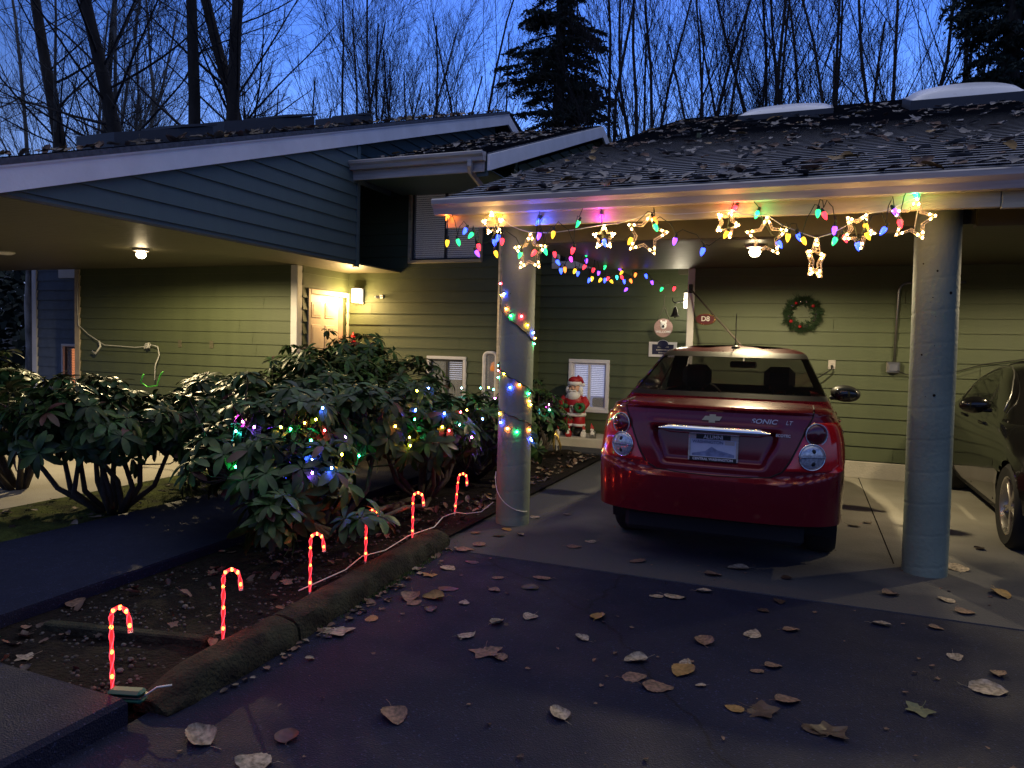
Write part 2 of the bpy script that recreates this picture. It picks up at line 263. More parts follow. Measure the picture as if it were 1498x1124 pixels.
def asphalt():
    m=mat('damp_asphalt',(.012,.014,.027),.74,var=0,spec=.14)
    N=m.node_tree.nodes;L=m.node_tree.links;b=N['Principled BSDF']
    tc=N.new('ShaderNodeTexCoord'); O=tc.outputs['Object']
    def nz(sc,det=6,rough=.5):
        n=N.new('ShaderNodeTexNoise'); n.inputs['Scale'].default_value=sc; n.inputs['Detail'].default_value=det; n.inputs['Roughness'].default_value=rough; L.new(O,n.inputs['Vector']); return n.outputs['Fac']
    def ramp(src,p0,c0,p1,c1):
        r=N.new('ShaderNodeValToRGB'); r.color_ramp.elements[0].position=p0; r.color_ramp.elements[0].color=(*c0,1); r.color_ramp.elements[1].position=p1; r.color_ramp.elements[1].color=(*c1,1); L.new(src,r.inputs['Fac']); return r.outputs['Color']
    base=ramp(nz(.55,8,.6),.35,(.0045,.0068,.021),.66,(.0100,.0130,.034))
    v=N.new('ShaderNodeTexVoronoi'); v.inputs['Scale'].default_value=150; L.new(O,v.inputs['Vector'])
    stones=ramp(v.outputs['Color'],.80,(1,1,1),.95,(3.4,3.3,3.1))
    mul=N.new('ShaderNodeMix'); mul.data_type='RGBA'; mul.blend_type='MULTIPLY'; mul.inputs[0].default_value=1; L.new(base,mul.inputs[6]); L.new(stones,mul.inputs[7])
    # hairline cracks
    v2=N.new('ShaderNodeTexVoronoi'); v2.feature='DISTANCE_TO_EDGE'; v2.inputs['Scale'].default_value=.42
    n3=N.new('ShaderNodeTexNoise'); n3.inputs['Scale'].default_value=2.5; n3.inputs['Detail'].default_value=6; L.new(O,n3.inputs['Vector'])
    mx=N.new('ShaderNodeMix'); mx.data_type='VECTOR'; mx.inputs[0].default_value=.22; L.new(O,mx.inputs[4]); L.new(n3.outputs['Color'],mx.inputs[5]); L.new(mx.outputs[1],v2.inputs['Vector'])
    ck=ramp(v2.outputs['Distance'],.0012,(.25,.25,.25),.0035,(1,1,1))
    m2=N.new('ShaderNodeMix'); m2.data_type='RGBA'; m2.blend_type='MULTIPLY'; m2.inputs[0].default_value=.8; L.new(mul.outputs[2],m2.inputs[6]); L.new(ck,m2.inputs[7]); L.new(m2.outputs[2],b.inputs['Base Color'])
    rr_=N.new('ShaderNodeMapRange'); rr_.inputs['From Min'].default_value=.35; rr_.inputs['From Max'].default_value=.65; rr_.inputs['To Min'].default_value=.5; rr_.inputs['To Max'].default_value=.85; L.new(nz(1.3,5),rr_.inputs['Value']); L.new(rr_.outputs['Result'],b.inputs['Roughness'])
    ad=N.new('ShaderNodeMath'); ad.operation='ADD'; L.new(nz(150,4),ad.inputs[0]); L.new(v.outputs['Distance'],ad.inputs[1])
    bp=N.new('ShaderNodeBump'); bp.inputs['Strength'].default_value=.45; bp.inputs['Distance'].default_value=.005; L.new(ad.outputs[0],bp.inputs['Height']); L.new(bp.outputs['Normal'],b.inputs['Normal'])
    return m
M['asphalt']=asphalt()

# ------------------------------------------------------------------ ground and setting
def sheet(name,poly,z,m,kind='structure',sub=None):
    mb=MB(); mb.add([(x,y,z) for x,y in poly],[tuple(range(len(poly)))])
    o=build(name,mb,m); o['kind']=kind; return o
def slab(name,poly,z0,z1,m,bev=.012):
    mb=MB(); n=len(poly)
    cx=sum(p[0] for p in poly)/n; cy=sum(p[1] for p in poly)/n
    ins=[]
    for x,y in poly:
        d=math.hypot(cx-x,cy-y); ins.append((x+(cx-x)/d*bev,y+(cy-y)/d*bev))
    vs=[(x,y,z0) for x,y in poly]+[(x,y,z1-bev) for x,y in poly]+[(x,y,z1) for x,y in ins]
    fs=[(i,(i+1)%n,(i+1)%n+n,i+n) for i in range(n)]+[(i+n,(i+1)%n+n,(i+1)%n+2*n,i+2*n) for i in range(n)]+[tuple(range(2*n,3*n))]
    mb.add(vs,fs); o=build(name,mb,m); o['kind']='structure'; return o
sheet('ground',[(-300,-60),(300,-60),(300,420),(-300,420)],-.03,M['soil'])
sheet('driveway',[(-2.3,-30),(14,-30),(14,4.64),(-2.45,4.64),(-2.3,2)],0,M['asphalt'])
sheet('driveway',[(-40,-30),(-2.296,-30),(-2.296,1.9),(-40,1.9)],-.004,M['asphalt'])
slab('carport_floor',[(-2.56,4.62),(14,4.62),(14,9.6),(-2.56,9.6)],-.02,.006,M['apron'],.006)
for x in (.62,3.55,6.5):      # control joints in the slab
    mb=MB(); mb.box(x-.004,x+.004,5.7,9.55,.004,.008); o=build('floor_joint',mb,M['soil']); o['kind']='structure'
slab('porch_slab',[(-3.84,10.0),(-1.42,10.0),(-1.42,10.72),(-3.84,10.72)],-.02,.17,M['footing'],.015)
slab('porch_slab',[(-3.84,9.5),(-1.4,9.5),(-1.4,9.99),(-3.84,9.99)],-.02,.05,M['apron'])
slab('entry_path',[(-4.78,2.02),(-3.52,2.02),(-3.60,4.6),(-3.66,9.5),(-4.78,9.5)],-.02,.1,M['asphalt'])
slab('sidewalk_slab',[(-14,-8),(-2.28,-8),(-2.30,1.98),(-3.1,2.0),(-14,2.0)],-.02,.1,M['asphalt'],.02)
slab('left_carport_floor',[(-14,2.5),(-5.95,2.5),(-5.95,9.5),(-14,9.5)],-.02,.012,M['concrete'],.006)

def bumpy(name,x0,x1,y0,y1,z,amp,m,step=.06,xf=None):
    nx=int((x1-x0)/step);ny=int((y1-y0)/step);P=[]
    for j in range(ny+1):
        row=[]
        for i in range(nx+1):
            x=x0+(x1-x0)*i/nx;y=y0+(y1-y0)*j/ny
            e=min(1,min(i,nx-i)/3)
            h=noise.fractal(Vector((x*2.2,y*2.2,3.1)),1,2,4)*amp
            row.append((x,y,z+h*e))
        P.append(row)
    mb=MB(); mb.grid(P); o=build(name,mb,m,smooth=True); o['kind']='structure'; return o
bumpy('planting_bed',-3.6,-2.40,2.0,9.6,.035,.035,M['soil'])
bumpy('moss_strip',-5.97,-4.77,2.02,9.5,.03,.03,M['mossy'])

# kerb, two castings with a crack between them
def kerb(y0,y1,taper=0):
    prof=[(-.12,-.02),(-.12,.05),(-.112,.085),(-.09,.108),(-.05,.118),(.0,.12),(.05,.114),(.08,.1),(.1,.075),(.115,.04),(.12,.01),(.12,-.02)]
    P=[];n=int((y1-y0)/.04)
    for i in range(n+1):
        y=y0+(y1-y0)*i/n
        cx=-2.315-.055*max(0,(y-2.6))/1+ (.0)
        cx=-2.31-.065*max(0,y-2.7)
        hs=1
        if taper and i<7: hs=.35+.65*math.sin(i/7*math.pi/2)
        row=[]
        for a,b in prof:
            k=noise.fractal(Vector((a*14+y*0.1,y*7,b*14)),.8,2.1,6)*.017
            row.append((cx+.012+a*.86*( .75+.25*hs)+k,y,max(-.02,b*hs*.93+k)))
        P.append(row)
    mb=MB(); mb.grid(P)
    mb.add([tuple(p) for p in P[0]],[tuple(range(len(prof)))]); mb.add([tuple(p) for p in P[-1]],[tuple(reversed(range(len(prof))))])
    o=build('kerb',mb,M['kerb'],smooth=True,angle=50); o['kind']='structure'
kerb(2.08,2.865,1); kerb(2.885,4.72)

# ------------------------------------------------------------------ siding
EXP=.1668
def siding(mb,a,b,z0,ztop,holes=(),zref=0,lip=.02,out=None):
    """lap boards on the line a->b (xy); the outside is to the right of a->b"""
    ax,ay=a;bx,by=b; Ln=math.hypot(bx-ax,by-ay); ux,uy=(bx-ax)/Ln,(by-ay)/Ln; nx,ny=uy,-ux
    def P(u,z,o): return (ax+ux*u+nx*o,ay+uy*u+ny*o,z)
    if callable(ztop): zt=ztop; zmax=max(ztop(0),ztop(Ln))
    else: zt=lambda u:ztop; zmax=ztop
    k=math.floor((z0-zref)/EXP); z=zref+k*EXP
    while z<zmax:
        lo=max(z,z0); hi=min(z+EXP,zmax)
        if hi-lo>.002:
            cuts=sorted({lo,hi}|{h for q in holes for h in(q[2],q[3]) if lo<h<hi})
            for c0,c1 in zip(cuts,cuts[1:]):
                mid=(c0+c1)/2; seg=[(0,Ln)]
                for (h0,h1,hz0,hz1) in holes:
                    if hz0<mid<hz1:
                        ns=[]
                        for s0,s1 in seg:
                            if h0>s0: ns.append((s0,min(s1,h0)))
                            if h1<s1: ns.append((max(s0,h1),s1))
                        seg=[q for q in ns if q[1]-q[0]>1e-4]
                o0=lip*(1-(c0-z)/EXP)+.004; o1=lip*(1-(c1-z)/EXP)+.004
                for s0,s1 in seg:
                    if callable(ztop):
                        zs=[zt(s0),zt(s1)]
                        if max(zs)<=c0: continue
                        if min(zs)<c1:     # clip by the sloping top
                            sl=(zs[1]-zs[0])/(s1-s0)
                            uc0=s0+(c0-zs[0])/sl if abs(sl)>1e-6 else s0; uc1=s0+(c1-zs[0])/sl if abs(sl)>1e-6 else s0
                            if sl>0:
                                A=max(s0,uc0); B=min(max(uc1,s0),s1)
                                vs=[P(A,max(c0,zt(A)) if A==s0 and zt(A)>c0 else c0,o0),P(s1,c0,o0)]
                                top=[P(s1,min(c1,zt(s1)),o1)]
                                if uc1<s1: top.append(P(B,c1,o1))
                                if zs[0]>c0: vs=[P(s0,c0,o0),P(s1,c0,o0)]; top.append(P(s0,zs[0],o1))
                                mb.add(vs+top,[tuple(range(len(vs+top)))])
                                mb.quad(P(A,c0,0),P(s1,c0,0),P(s1,c0,o0),P(A,c0,o0))
                                continue
                            else:
                                B=min(s1,uc0); A=max(s0,min(uc1,s1))
                                vs=[P(s0,c0,o0),P(B,c0,o0)]
                                if zs[1]>c0: vs=[P(s0,c0,o0),P(s1,c0,o0),P(s1,zs[1],o1)]
                                top=[P(A,c1,o1),P(s0,c1,o1)] if uc1>s0 else [P(s0,zs[0],o1)]
                                mb.add(vs+top,[tuple(range(len(vs+top)))])
                                mb.quad(P(s0,c0,0),P(B,c0,0),P(B,c0,o0),P(s0,c0,o0))
                                continue
                    jr=random.Random(int(z*1000)+int(s0*37)+int(ax*11)); ju=s0+jr.uniform(.4,3.4)
                    while ju<s1-.3:
                        mb.quad(P(s0,c0,o0),P(ju,c0,o0),P(ju,c1,o1),P(s0,c1,o1))
                        if abs(c0-max(z,z0))<1e-6: mb.quad(P(s0,c0,0),P(ju,c0,0),P(ju,c0,o0),P(s0,c0,o0))
                        s0=ju+.005; ju=s0+jr.choice((2.44,3.66))
                    mb.quad(P(s0,c0,o0),P(s1,c0,o0),P(s1,c1,o1),P(s0,c1,o1))
                    if abs(c0-max(z,z0))<1e-6: mb.quad(P(s0,c0,0),P(s1,c0,0),P(s1,c0,o0),P(s0,c0,o0))
        z+=EXP
def backing(mb,a,b,z0,z1,holes=(),t=.1):
    ax,ay=a;bx,by=b; Ln=math.hypot(bx-ax,by-ay); ux,uy=(bx-ax)/Ln,(by-ay)/Ln; nx,ny=uy,-ux
    def seg(s0,s1,c0,c1):
        Mx=Matrix(((ux,-nx,0,ax),(uy,-ny,0,ay),(0,0,1,0),(0,0,0,1)))
        mb.box(s0,s1,.0015,t,c0,c1,Mx)
    us=sorted({0,Ln}|{h for q in holes for h in q[:2]})
    for s0,s1 in zip(us,us[1:]):
        m=(s0+s1)/2; hs=sorted((q[2],q[3]) for q in holes if q[0]<m<q[1]); c=z0
        for h0,h1 in hs: 
            if h0>c: seg(s0,s1,c,h0)
            c=h1
        seg(s0,s1,c,z1)
def roofplane(mb,x0,x1,y0,z0,y1,slope,course=.14,lip=.010,th=.05):
    n=int((y1-y0)/course)
    for i in range(n):
        a=y0+(y1-y0)*i/n; b=y0+(y1-y0)*(i+1)/n
        za=z0+(a-y0)*slope; zb=z0+(b-y0)*slope
        mb.quad((x0,a,za+lip),(x1,a,za+lip),(x1,b,zb+.001),(x0,b,zb+.001))
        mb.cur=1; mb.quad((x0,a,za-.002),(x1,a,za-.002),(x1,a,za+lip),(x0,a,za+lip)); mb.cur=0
    zt=z0+(y1-y0)*slope
    mb.quad((x0,y0,z0-th),(x0,y1,zt-th),(x1,y1,zt-th),(x1,y0,z0-th))
    mb.quad((x0,y0,z0-th),(x0,y0,z0),(x0,y1,zt),(x0,y1,zt-th)); mb.quad((x1,y0,z0-th),(x1,y1,zt-th),(x1,y1,zt),(x1,y0,z0))
    mb.quad((x0,y0,z0-th),(x1,y0,z0-th),(x1,y0,z0),(x0,y0,z0))
def gutter(mb,x0,x1,y,ztop,h=.115,d=.12):
    pr=[(0,0),(0,-h),(-.07,-h),(-.085,-h*.62),(-.115,-h*.38),(-.12,-.012),(-.108,0),(-.10,-.008),(-.105,-h*.36),(-.06,-h*.95),(-.006,-h*.95),(-.006,0)]
    n=len(pr); vs=[(x0,y+a*d/.12,ztop+b) for a,b in pr]+[(x1,y+a*d/.12,ztop+b) for a,b in pr]
    mb.add(vs,[(i,(i+1)%n,(i+1)%n+n,i+n) for i in range(n)]+[tuple(range(6)),tuple(reversed(range(n,n+6)))])

def window(parent,u,axis_pt,w,h,z0,depth=.09,frame=.05,framemat=None,sash=None,pane='glassdark',label=None,mull=True,nrm=(0,-1),name='window'):
    """window in a wall facing -Y (nrm) ; axis_pt=(x0,y)"""
    x0,y=axis_pt
    f=MB(); fw=frame
    f.cbox(x0-fw,x0+w+fw,y-.045,y+.03,z0+h,z0+h+fw,.006); f.cbox(x0-fw,x0+w+fw,y-.045,y+.03,z0-fw,z0,.006)
    f.cbox(x0-fw,x0,y-.045,y+.03,z0+.0005,z0+h-.0005,.006); f.cbox(x0+w,x0+w+fw,y-.045,y+.03,z0+.0005,z0+h-.0005,.006)
    fo=build(name,f,framemat or M['frame'],parent)
    if label: fo['label']=label
    s=MB(); t=.025
    s.box(x0+.001,x0+w-.001,y+.0,y+.03,z0+.001,z0+t); s.box(x0+.001,x0+w-.001,y,y+.03,z0+h-t,z0+h-.001)
    s.box(x0+.001,x0+t,y,y+.03,z0+t,z0+h-t); s.box(x0+w-t,x0+w-.001,y,y+.03,z0+t,z0+h-t)
    if mull: s.box(x0+w/2-.018,x0+w/2+.018,y-.004,y+.028,z0+t,z0+h-t)
    build('sash',s,sash or M['frame'],fo)
    g=MB(); g.box(x0+t,x0+w-t,y+.012,y+.016,z0+t,z0+h-t); build('pane',g,M[pane] if isinstance(pane,str) else pane,fo)
    return fo
M['glassclear']=mat('clear_window_glass',(.9,.92,.95),.03,var=0,alpha=.18,spec=.6)
M['blind']=mat('white_blind_slats',(.6,.6,.62),.6,var=0)
M['blindlit']=mat('lit_white_blinds',(.7,.72,.8),.6,var=0,emit=(.62,.68,1),estr=.38)
M['blindorange']=mat('lit_orange_blinds',(.6,.3,.1),.6,var=0,emit=(1,.33,.10),estr=.75)
M['blindgreyglow']=mat('glowing_grey_slats',(.55,.52,.52),.7,var=0,emit=(.5,.45,.44),estr=.07)  # faint glow added to brighten the blinds; the room behind is unlit
M['room']=mat('dark_room',(.02,.02,.025),.9,var=0)
M['roomlit']=mat('dim_lit_room',(.3,.3,.4),.9,var=0,emit=(.25,.3,.6),estr=.25)
def blinds(fo,x0,x1,y,z0,z1,m,pitch=.028,ang=35,backm=None):
    mb=MB(); z=z0; c=math.cos(R(ang))*.014; s=math.sin(R(ang))*.014
    while z<z1:
        mb.quad((x0,y-c,z-s),(x1,y-c,z-s),(x1,y+c,z+s),(x0,y+c,z+s)); z+=pitch
    build('blind',mb,m,fo)
def roomback(fo,x0,x1,y,z0,z1,m,d=.3):
    mb=MB(); mb.box(x0,x1,y+d,y+d+.01,z0,z1); mb.box(x0-.01,x0,y+.04,y+d,z0,z1); mb.box(x1,x1+.01,y+.04,y+d,z0,z1)
    mb.box(x0-.01,x1+.01,y+.04,y+d+.01,z0-.01,z0); mb.box(x0-.01,x1+.01,y+.04,y+d+.01,z1,z1+.01)
    build('reveal',mb,m,fo)

SL=.345
# ---- right house with carport
HR=thing('carport_house','green sided house with a two stall carport, cream fascia and leaf covered dark roof','house',(1.5,7.5,0))
w=MB(); siding(w,(-1.38,9.55),(13,9.55),.2,2.48,zref=.045); backing(w,(-1.38,9.55),(13,9.55),0,3.9)
siding(w,(-1.42,10.7),(-1.42,9.56),.05,2.6,zref=.045); backing(w,(-1.42,10.7),(-1.42,9.66),0,4.2,t=.04)
build('wall',w,M['siding'],HR)
w=MB(); w.cbox(-1.35,13,9.505,9.549,.0,.2,.01); build('footing',w,M['footing'],HR)
w=MB(); w.cbox(-1.435,-1.35,9.515,9.60,.0,2.479,.006); build('corner_trim',w,M['trim'],HR)
w=MB(); w.box(-2.37,13,5.24,9.56,2.481,2.50); build('ceiling',w,M['soffit'],HR)
w=MB(); w.cbox(-2.36,.545,5.59,5.70,2.27,2.478,.006); w.cbox(.98,13,5.59,5.70,2.30,2.478,.006); w.box(.545,.98,5.62,5.70,2.32,2.478)
build('beam',w,M['soffit'],HR)
w=MB(); w.cbox(-2.66,1.03,5.20,5.238,2.350,2.50,.004); w.cbox(1.034,13,5.20,5.238,2.342,2.50,.004); build('fascia',w,M['fascia'],HR)
w=MB(); gutter(w,-2.73,13,5.199,2.562,h=.118); build('gutter',w,M['gutter'],HR)
w=MB(); roofplane(w,-2.64,14,5.10,2.558,16.0,SL)
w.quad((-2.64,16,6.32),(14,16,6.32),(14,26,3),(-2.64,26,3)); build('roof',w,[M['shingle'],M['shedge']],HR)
w=MB(); # rake board and gable infill on the left end
Mx=Matrix(((1,0,0,-2.66),(0,1,0,0),(0,0,1,0),(0,0,0,1)))
w.add([(-2.66,5.2,2.46),(-2.66,16,6.19),(-2.66,16,6.32),(-2.66,5.2,2.56),(-2.63,5.2,2.46),(-2.63,16,6.19),(-2.63,16,6.32),(-2.63,5.2,2.56)],[(0,3,2,1),(4,5,6,7),(0,1,5,4),(3,7,6,2),(0,4,7,3)])
build('rake_board',w,M['fascia'],HR)
w=MB(); siding(w,(-2.40,16),(-2.40,5.25),2.50,lambda u:6.15-u*SL,zref=.045,lip=.01); w.box(-2.63,-2.371,5.24,9.5,2.484,2.50); build('gable_wall',w,M['siding'],HR)
def column(cx,cy,lean,zt,label,holes):
    mb=MB(); n=40;P=[]
    H=zt
    for i in range(261):
        z=H*i/260; row=[]
        for k in range(n):
            t=TAU*k/n
            ph=(z*1.0-(t/TAU)*.09*1.0)/.21; g=abs((ph%1)-.5)*2   # spiral seam left by the card former
            r=.137-(.0022 if g>.955 else 0)+.0006*math.sin(z*5+t)
            row.append((cx+lean*z+r*math.cos(t),cy+r*math.sin(t),z))
        P.append(row)
    mb.grid(P,close=True)
    o=build('column',mb,M['column'],HR,smooth=True); o['label']=label
    for (px,z,r) in holes:
        h=MB(); th=math.asin(max(-.99,min(.99,(px)/.137)))-R(90)-.1
        h.ball((cx+lean*z+.1355*math.cos(th),cy+.1355*math.sin(th),z),r,r,r,8,6)
        build('air_hole',h,M['soil'],o)
column(.79,5.57,-.012,2.40,'right round concrete column, bluish at its foot',[(-.08,2.05,.006),(0,2.0,.007),(.08,1.86,.010),(-.02,1.83,.004),(-.03,1.80,.003),(0,1.71,.003),(-.07,1.46,.006),(0,1.52,.003),(.01,1.2,.009),(-.04,1.19,.003),(.03,1.36,.003)])
column(-2.185,5.57,0,2.40,'left round concrete column wound with coloured lights',[(.0,1.86,.005),(-.01,1.78,.003),(.02,.75,.004),(-.03,.45,.003)])
# skylights close to the ridge
def skylight(x0,x1,y0,y1,label,ch,dh):
    z0=2.558+(y0-5.1)*SL; z1=2.558+(y1-5.1)*SL
    c=MB(); c.add([(x0,y0,z0-.05),(x1,y0,z0-.05),(x1,y1,z1-.05),(x0,y1,z1-.05),(x0,y0,z0+ch),(x1,y0,z0+ch),(x1,y1,z1+ch),(x0,y1,z1+ch)],[(0,1,5,4),(1,2,6,5),(2,3,7,6),(3,0,4,7),(4,5,6,7)])
    co=build('skylight',c,M['framedark'],HR); co['label']=label
    d=MB();P=[];n=16
    for i in range(n+1):
        row=[]
        for j in range(n+1):
            u=i/n;v=j/n;k=(max(0,1-(2*u-1)**2)*max(0,1-(2*v-1)**2))**.45*dh
            y=y0+.03+(y1-y0-.06)*v
            row.append((x0+.03+(x1-x0-.06)*u,y,2.558+(y-5.1)*SL+ch+k))
        P.append(row)
    d.grid(P); build('dome',d,M['dome'],co,smooth=True)
M['dome']=mat('frosted_skylight_dome',(.6,.63,.7),.3,var=.03)
skylight(1.2,2.62,11.9,13.1,'nearer right skylight with a frosted white dome',.14,.16)
skylight(-1.25,.22,13.0,14.2,'left skylight with a low frosted dome on the ridge',.09,.10)
# ---- middle house
HM=thing('townhouse','two storey green house between the carports with high gutter, upper window and porch window','house',(-5,10,0))
# windows of the front wall (Y=9.55) : x,w,z0,h
def hole(a,x,w,z0,h): return (x-a,x-a+w,z0,z0+h)
hs=[hole(-6.52,-5.43,1.09,2.66,1.11),hole(-6.52,-5.09,.54,.62,.61),hole(-6.52,-4.20,.14,.62,.70)]
w=MB(); siding(w,(-6.52,9.55),(-3.84,9.55),.05,4.1,hs,zref=.045); backing(w,(-6.52,9.55),(-3.84,9.55),0,4.1,hs)
siding(w,(-3.84,9.651),(-3.84,14.6),.05,lambda u:3.95+(u)*SL,zref=.045)
build('wall',w,M['siding'],HM)
hp=[hole(-3.83,-3.28,.52,.54,.68),hole(-3.83,-3.56,2.16,2.72,.62)]
w=MB(); siding(w,(-3.83,10.7),(-1.42,10.7),.05,4.05,hp,zref=.045); backing(w,(-3.83,10.7),(-1.42,10.7),0,4.05,hp)
o=build('porch_wall',w,M['siding'],HM)
w=MB(); w.cbox(-3.89,-3.835,9.51,9.60,.0,3.9,.006); build('corner_trim',w,M['siding'],HM)
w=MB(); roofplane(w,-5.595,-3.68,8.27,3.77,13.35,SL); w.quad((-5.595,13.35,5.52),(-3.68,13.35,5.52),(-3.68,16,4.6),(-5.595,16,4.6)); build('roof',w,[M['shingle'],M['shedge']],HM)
w=MB(); gutter(w,-5.60,-3.70,8.249,3.775,h=.11); build('gutter',w,M['gutter'],HM)
w=MB(); w.cbox(-5.598,-3.72,8.25,8.28,3.545,3.70,.004); build('fascia',w,M['gutter'],HM)
w=MB(); w.box(-5.59,-3.72,8.281,9.55,3.60,3.615); build('soffit',w,M['siding_dark'],HM)
w=MB(); # white rake board
def rake(w,x,y0,y1,zf,h,t=.035):
    a=zf(y0);b=zf(y1)
    w.add([(x-t,y0,a-h),(x-t,y1,b-h),(x-t,y1,b),(x-t,y0,a),(x,y0,a-h),(x,y1,b-h),(x,y1,b),(x,y0,a)],[(0,3,2,1),(4,5,6,7),(0,1,5,4),(3,7,6,2),(0,4,7,3),(1,2,6,5)])
rake(w,-3.645,8.25,13.35,lambda y:3.75+(y-8.27)*SL,.19)
rake(w,-3.645,13.36,14.3,lambda y:5.50-(y-13.35)*SL,.19)
build('rake_board',w,M['rake'],HM)
w=MB(); w.box(-3.84,-3.69,8.30,8.31,3.5,3.76); build('soffit_end',w,M['siding_dark'],HM)
w=MB()
def rtube(w,pts,a=.03,b=.04):
    w.tube(pts,.037,4)
rtube(w,[(-3.88,8.19,3.68),(-3.88,8.19,3.61),(-3.90,8.25,3.55),(-4.0,9.35,3.33),(-3.98,9.47,3.25),(-3.98,9.47,.05)])
build('downspout',w,M['gutter'],HM,smooth=True,angle=30)
def simplewin(P,x,w,z0,h,**k): return window(P,0,(x,k.pop('y',9.55)),w,h,z0,**k)
f=simplewin(HM,-5.43,1.09,2.66,1.11,frame=.05,pane='glassclear',sash=M['framedark'],framemat=M['fascia'],label='wide upper window with dark sash and grey blinds')
blinds(f,-5.40,-4.37,9.60,2.69,3.75,M['blindgreyglow'],.03,62); roomback(f,-5.43,-4.34,9.55,2.66,3.77,M['room'])
f=simplewin(HM,-5.09,.54,.62,.61,frame=.045,pane='glassclear',sash=M['framedark'],label='small low window partly behind the shrub')
blinds(f,-4.80,-4.58,9.60,.95,1.21,M['blindlit'],.03,20); roomback(f,-5.09,-4.55,9.55,.62,1.23,M['room'])
# narrow window with a rounded white frame
w=MB(); pts=[]
x0,x1,z0,z1,r=-4.225,-4.035,.60,1.345,.06
for cx,cz,a0 in((x1-r,z1-r,0),(x0+r,z1-r,90),(x0+r,z0+r,180),(x1-r,z0+r,270)):
    for k in range(6): t=R(a0+k*18); pts.append((cx+r*math.cos(t),9.52,cz+r*math.sin(t)))
pts.append(pts[0]); w.tube(pts,.024,8,cap=False); f=build('window',w,M['frame'],HM,smooth=True); f['label']='narrow window with rounded white frame'
w=MB(); w.box(-4.205,-4.055,9.53,9.534,.62,1.33); build('pane',w,M['glassclear'],f)
w=MB(); w.box(-4.20,-4.06,9.60,9.61,.62,1.32); build('backboard',w,mat('warm_brown_board',(.22,.14,.10),.7),f)
w=MB(); w.lathe([(.001,-.0),(.045,.01),(.05,.05),(.03,.12),(.001,.14)],12,Matrix.Translation((-4.10,9.57,1.08))); build('ornament',w,mat('orange_lit_ornament',(.5,.15,.03),.5,emit=(1,.3,.05),estr=.35,var=0),f,smooth=True)
# porch window with lit blinds
f=simplewin(HM,-3.28,.52,.54,.68,y=10.7,frame=.055,pane='glassclear',label='lit porch window with white blinds behind the santa')
blinds(f,-3.25,-3.03,10.75,.60,1.19,M['blindlit'],.028,40); blinds(f,-3.0,-2.79,10.75,.74,1.19,M['blindlit'],.028,40)
roomback(f,-3.28,-2.76,10.7,.54,1.22,M['roomlit'],.4)
w=MB(); w.cbox(-2.99,-2.78,10.78,10.9,.56,.70,.02); build('sill_box',w,M['black'],f)
f=simplewin(HM,-3.56,2.10,2.72,.62,y=10.7,frame=.09,sash=M['frame'],label='high dark window under the carport roof edge',framemat=M['frame'])
roomback(f,-3.56,-1.46,10.7,2.72,3.34,M['room'])
w=MB(); w.cbox(-1.75,-1.44,10.655,10.695,2.52,2.60,.004); build('ledger',w,M['soffit'],HM)

# ---- left wing with its own carport
HL=thing('carport_wing','left carport wing with blue green gable siding, long pale rake board and warm lit wall','house',(-8,6,0))
w=MB(); siding(w,(-10.7,8.35),(-6.60,8.35),.02,2.48,zref=.045); backing(w,(-10.7,8.35),(-6.53,8.35),0,2.5)
o=build('wall',w,M['siding'],HL)
# entry wall with the door, facing right
dh=[(.20,1.11,-.1,2.11)]
w=MB(); siding(w,(-6.52,8.44),(-6.52,9.55),.05,2.6,[(dh[0][0]-.09,dh[0][1]-.09,-.1,2.11)],zref=.045)
backing(w,(-6.52,8.46),(-6.52,9.55),0,2.6,[(dh[0][0]-.11,dh[0][1]-.11,-.1,2.11)],t=.05)
build('entry_wall',w,M['siding'],HL)
w=MB(); w.cbox(-6.615,-6.505,8.315,8.43,.0,2.479,.006); build('corner_trim',w,M['trim'],HL)
w=MB(); w.cbox(-10.80,-10.69,8.315,8.43,.0,2.479,.006); build('corner_trim',w,mat('tan_corner_board',(.40,.34,.27),.6),HL)
# door
w=MB(); w.cbox(-6.545,-6.49,8.55,8.61,.1,2.18,.006); w.cbox(-6.545,-6.49,9.485,9.545,.1,2.18,.006); w.cbox(-6.545,-6.489,8.6105,9.4845,2.11,2.18,.006)
dfm=build('door_frame',w,M['door'],HL)
w=MB(); X=-6.56
w.box(X-.04,X,8.612,9.36,.1,2.108)
P=[(8.70,8.93),(9.02,9.25)]
for (a,b) in P:
    for (c,d) in((1.78,2.0),(1.12,1.68),(.25,.98)):
        for k,(e,t) in enumerate(((0,.006),(.025,-.001),(.04,.006))):
            pass
        w.cbox(X+.0005,X+.010,a,b,c,d,.008); 
        w.cbox(X+.0105,X+.014,a+.03,b-.03,c+.03,d-.03,.003)
d=build('door',w,M['door'],HL); d['label']='cream six panel front door'
w=MB(); w.box(X-.03,X+.01,9.361,9.484,.1,2.108); build('door_jamb',w,mat('pinkish_door_edge',(.55,.36,.28),.5),HL)
w=MB(); w.ball((X+.05,9.27,1.05),.03); build('handle',w,M['chrome'],d,smooth=True)
w=MB(); w.box(-14,-5.61,3.3,8.345,2.481,2.50); w.box(-6.52,-5.61,8.3451,9.54,2.481,2.50); w.cbox(-5.66,-5.585,3.4,8.40,2.455,2.4805,.003); build('ceiling',w,M['soffit'],HL)
w=MB(); zr=lambda y:2.50+(y-3.72)*.3335
siding(w,(-5.60,8.40),(-5.60,3.45),2.475,lambda u:zr(8.40-u)+.02,zref=2.352,lip=.014)
w2=MB()
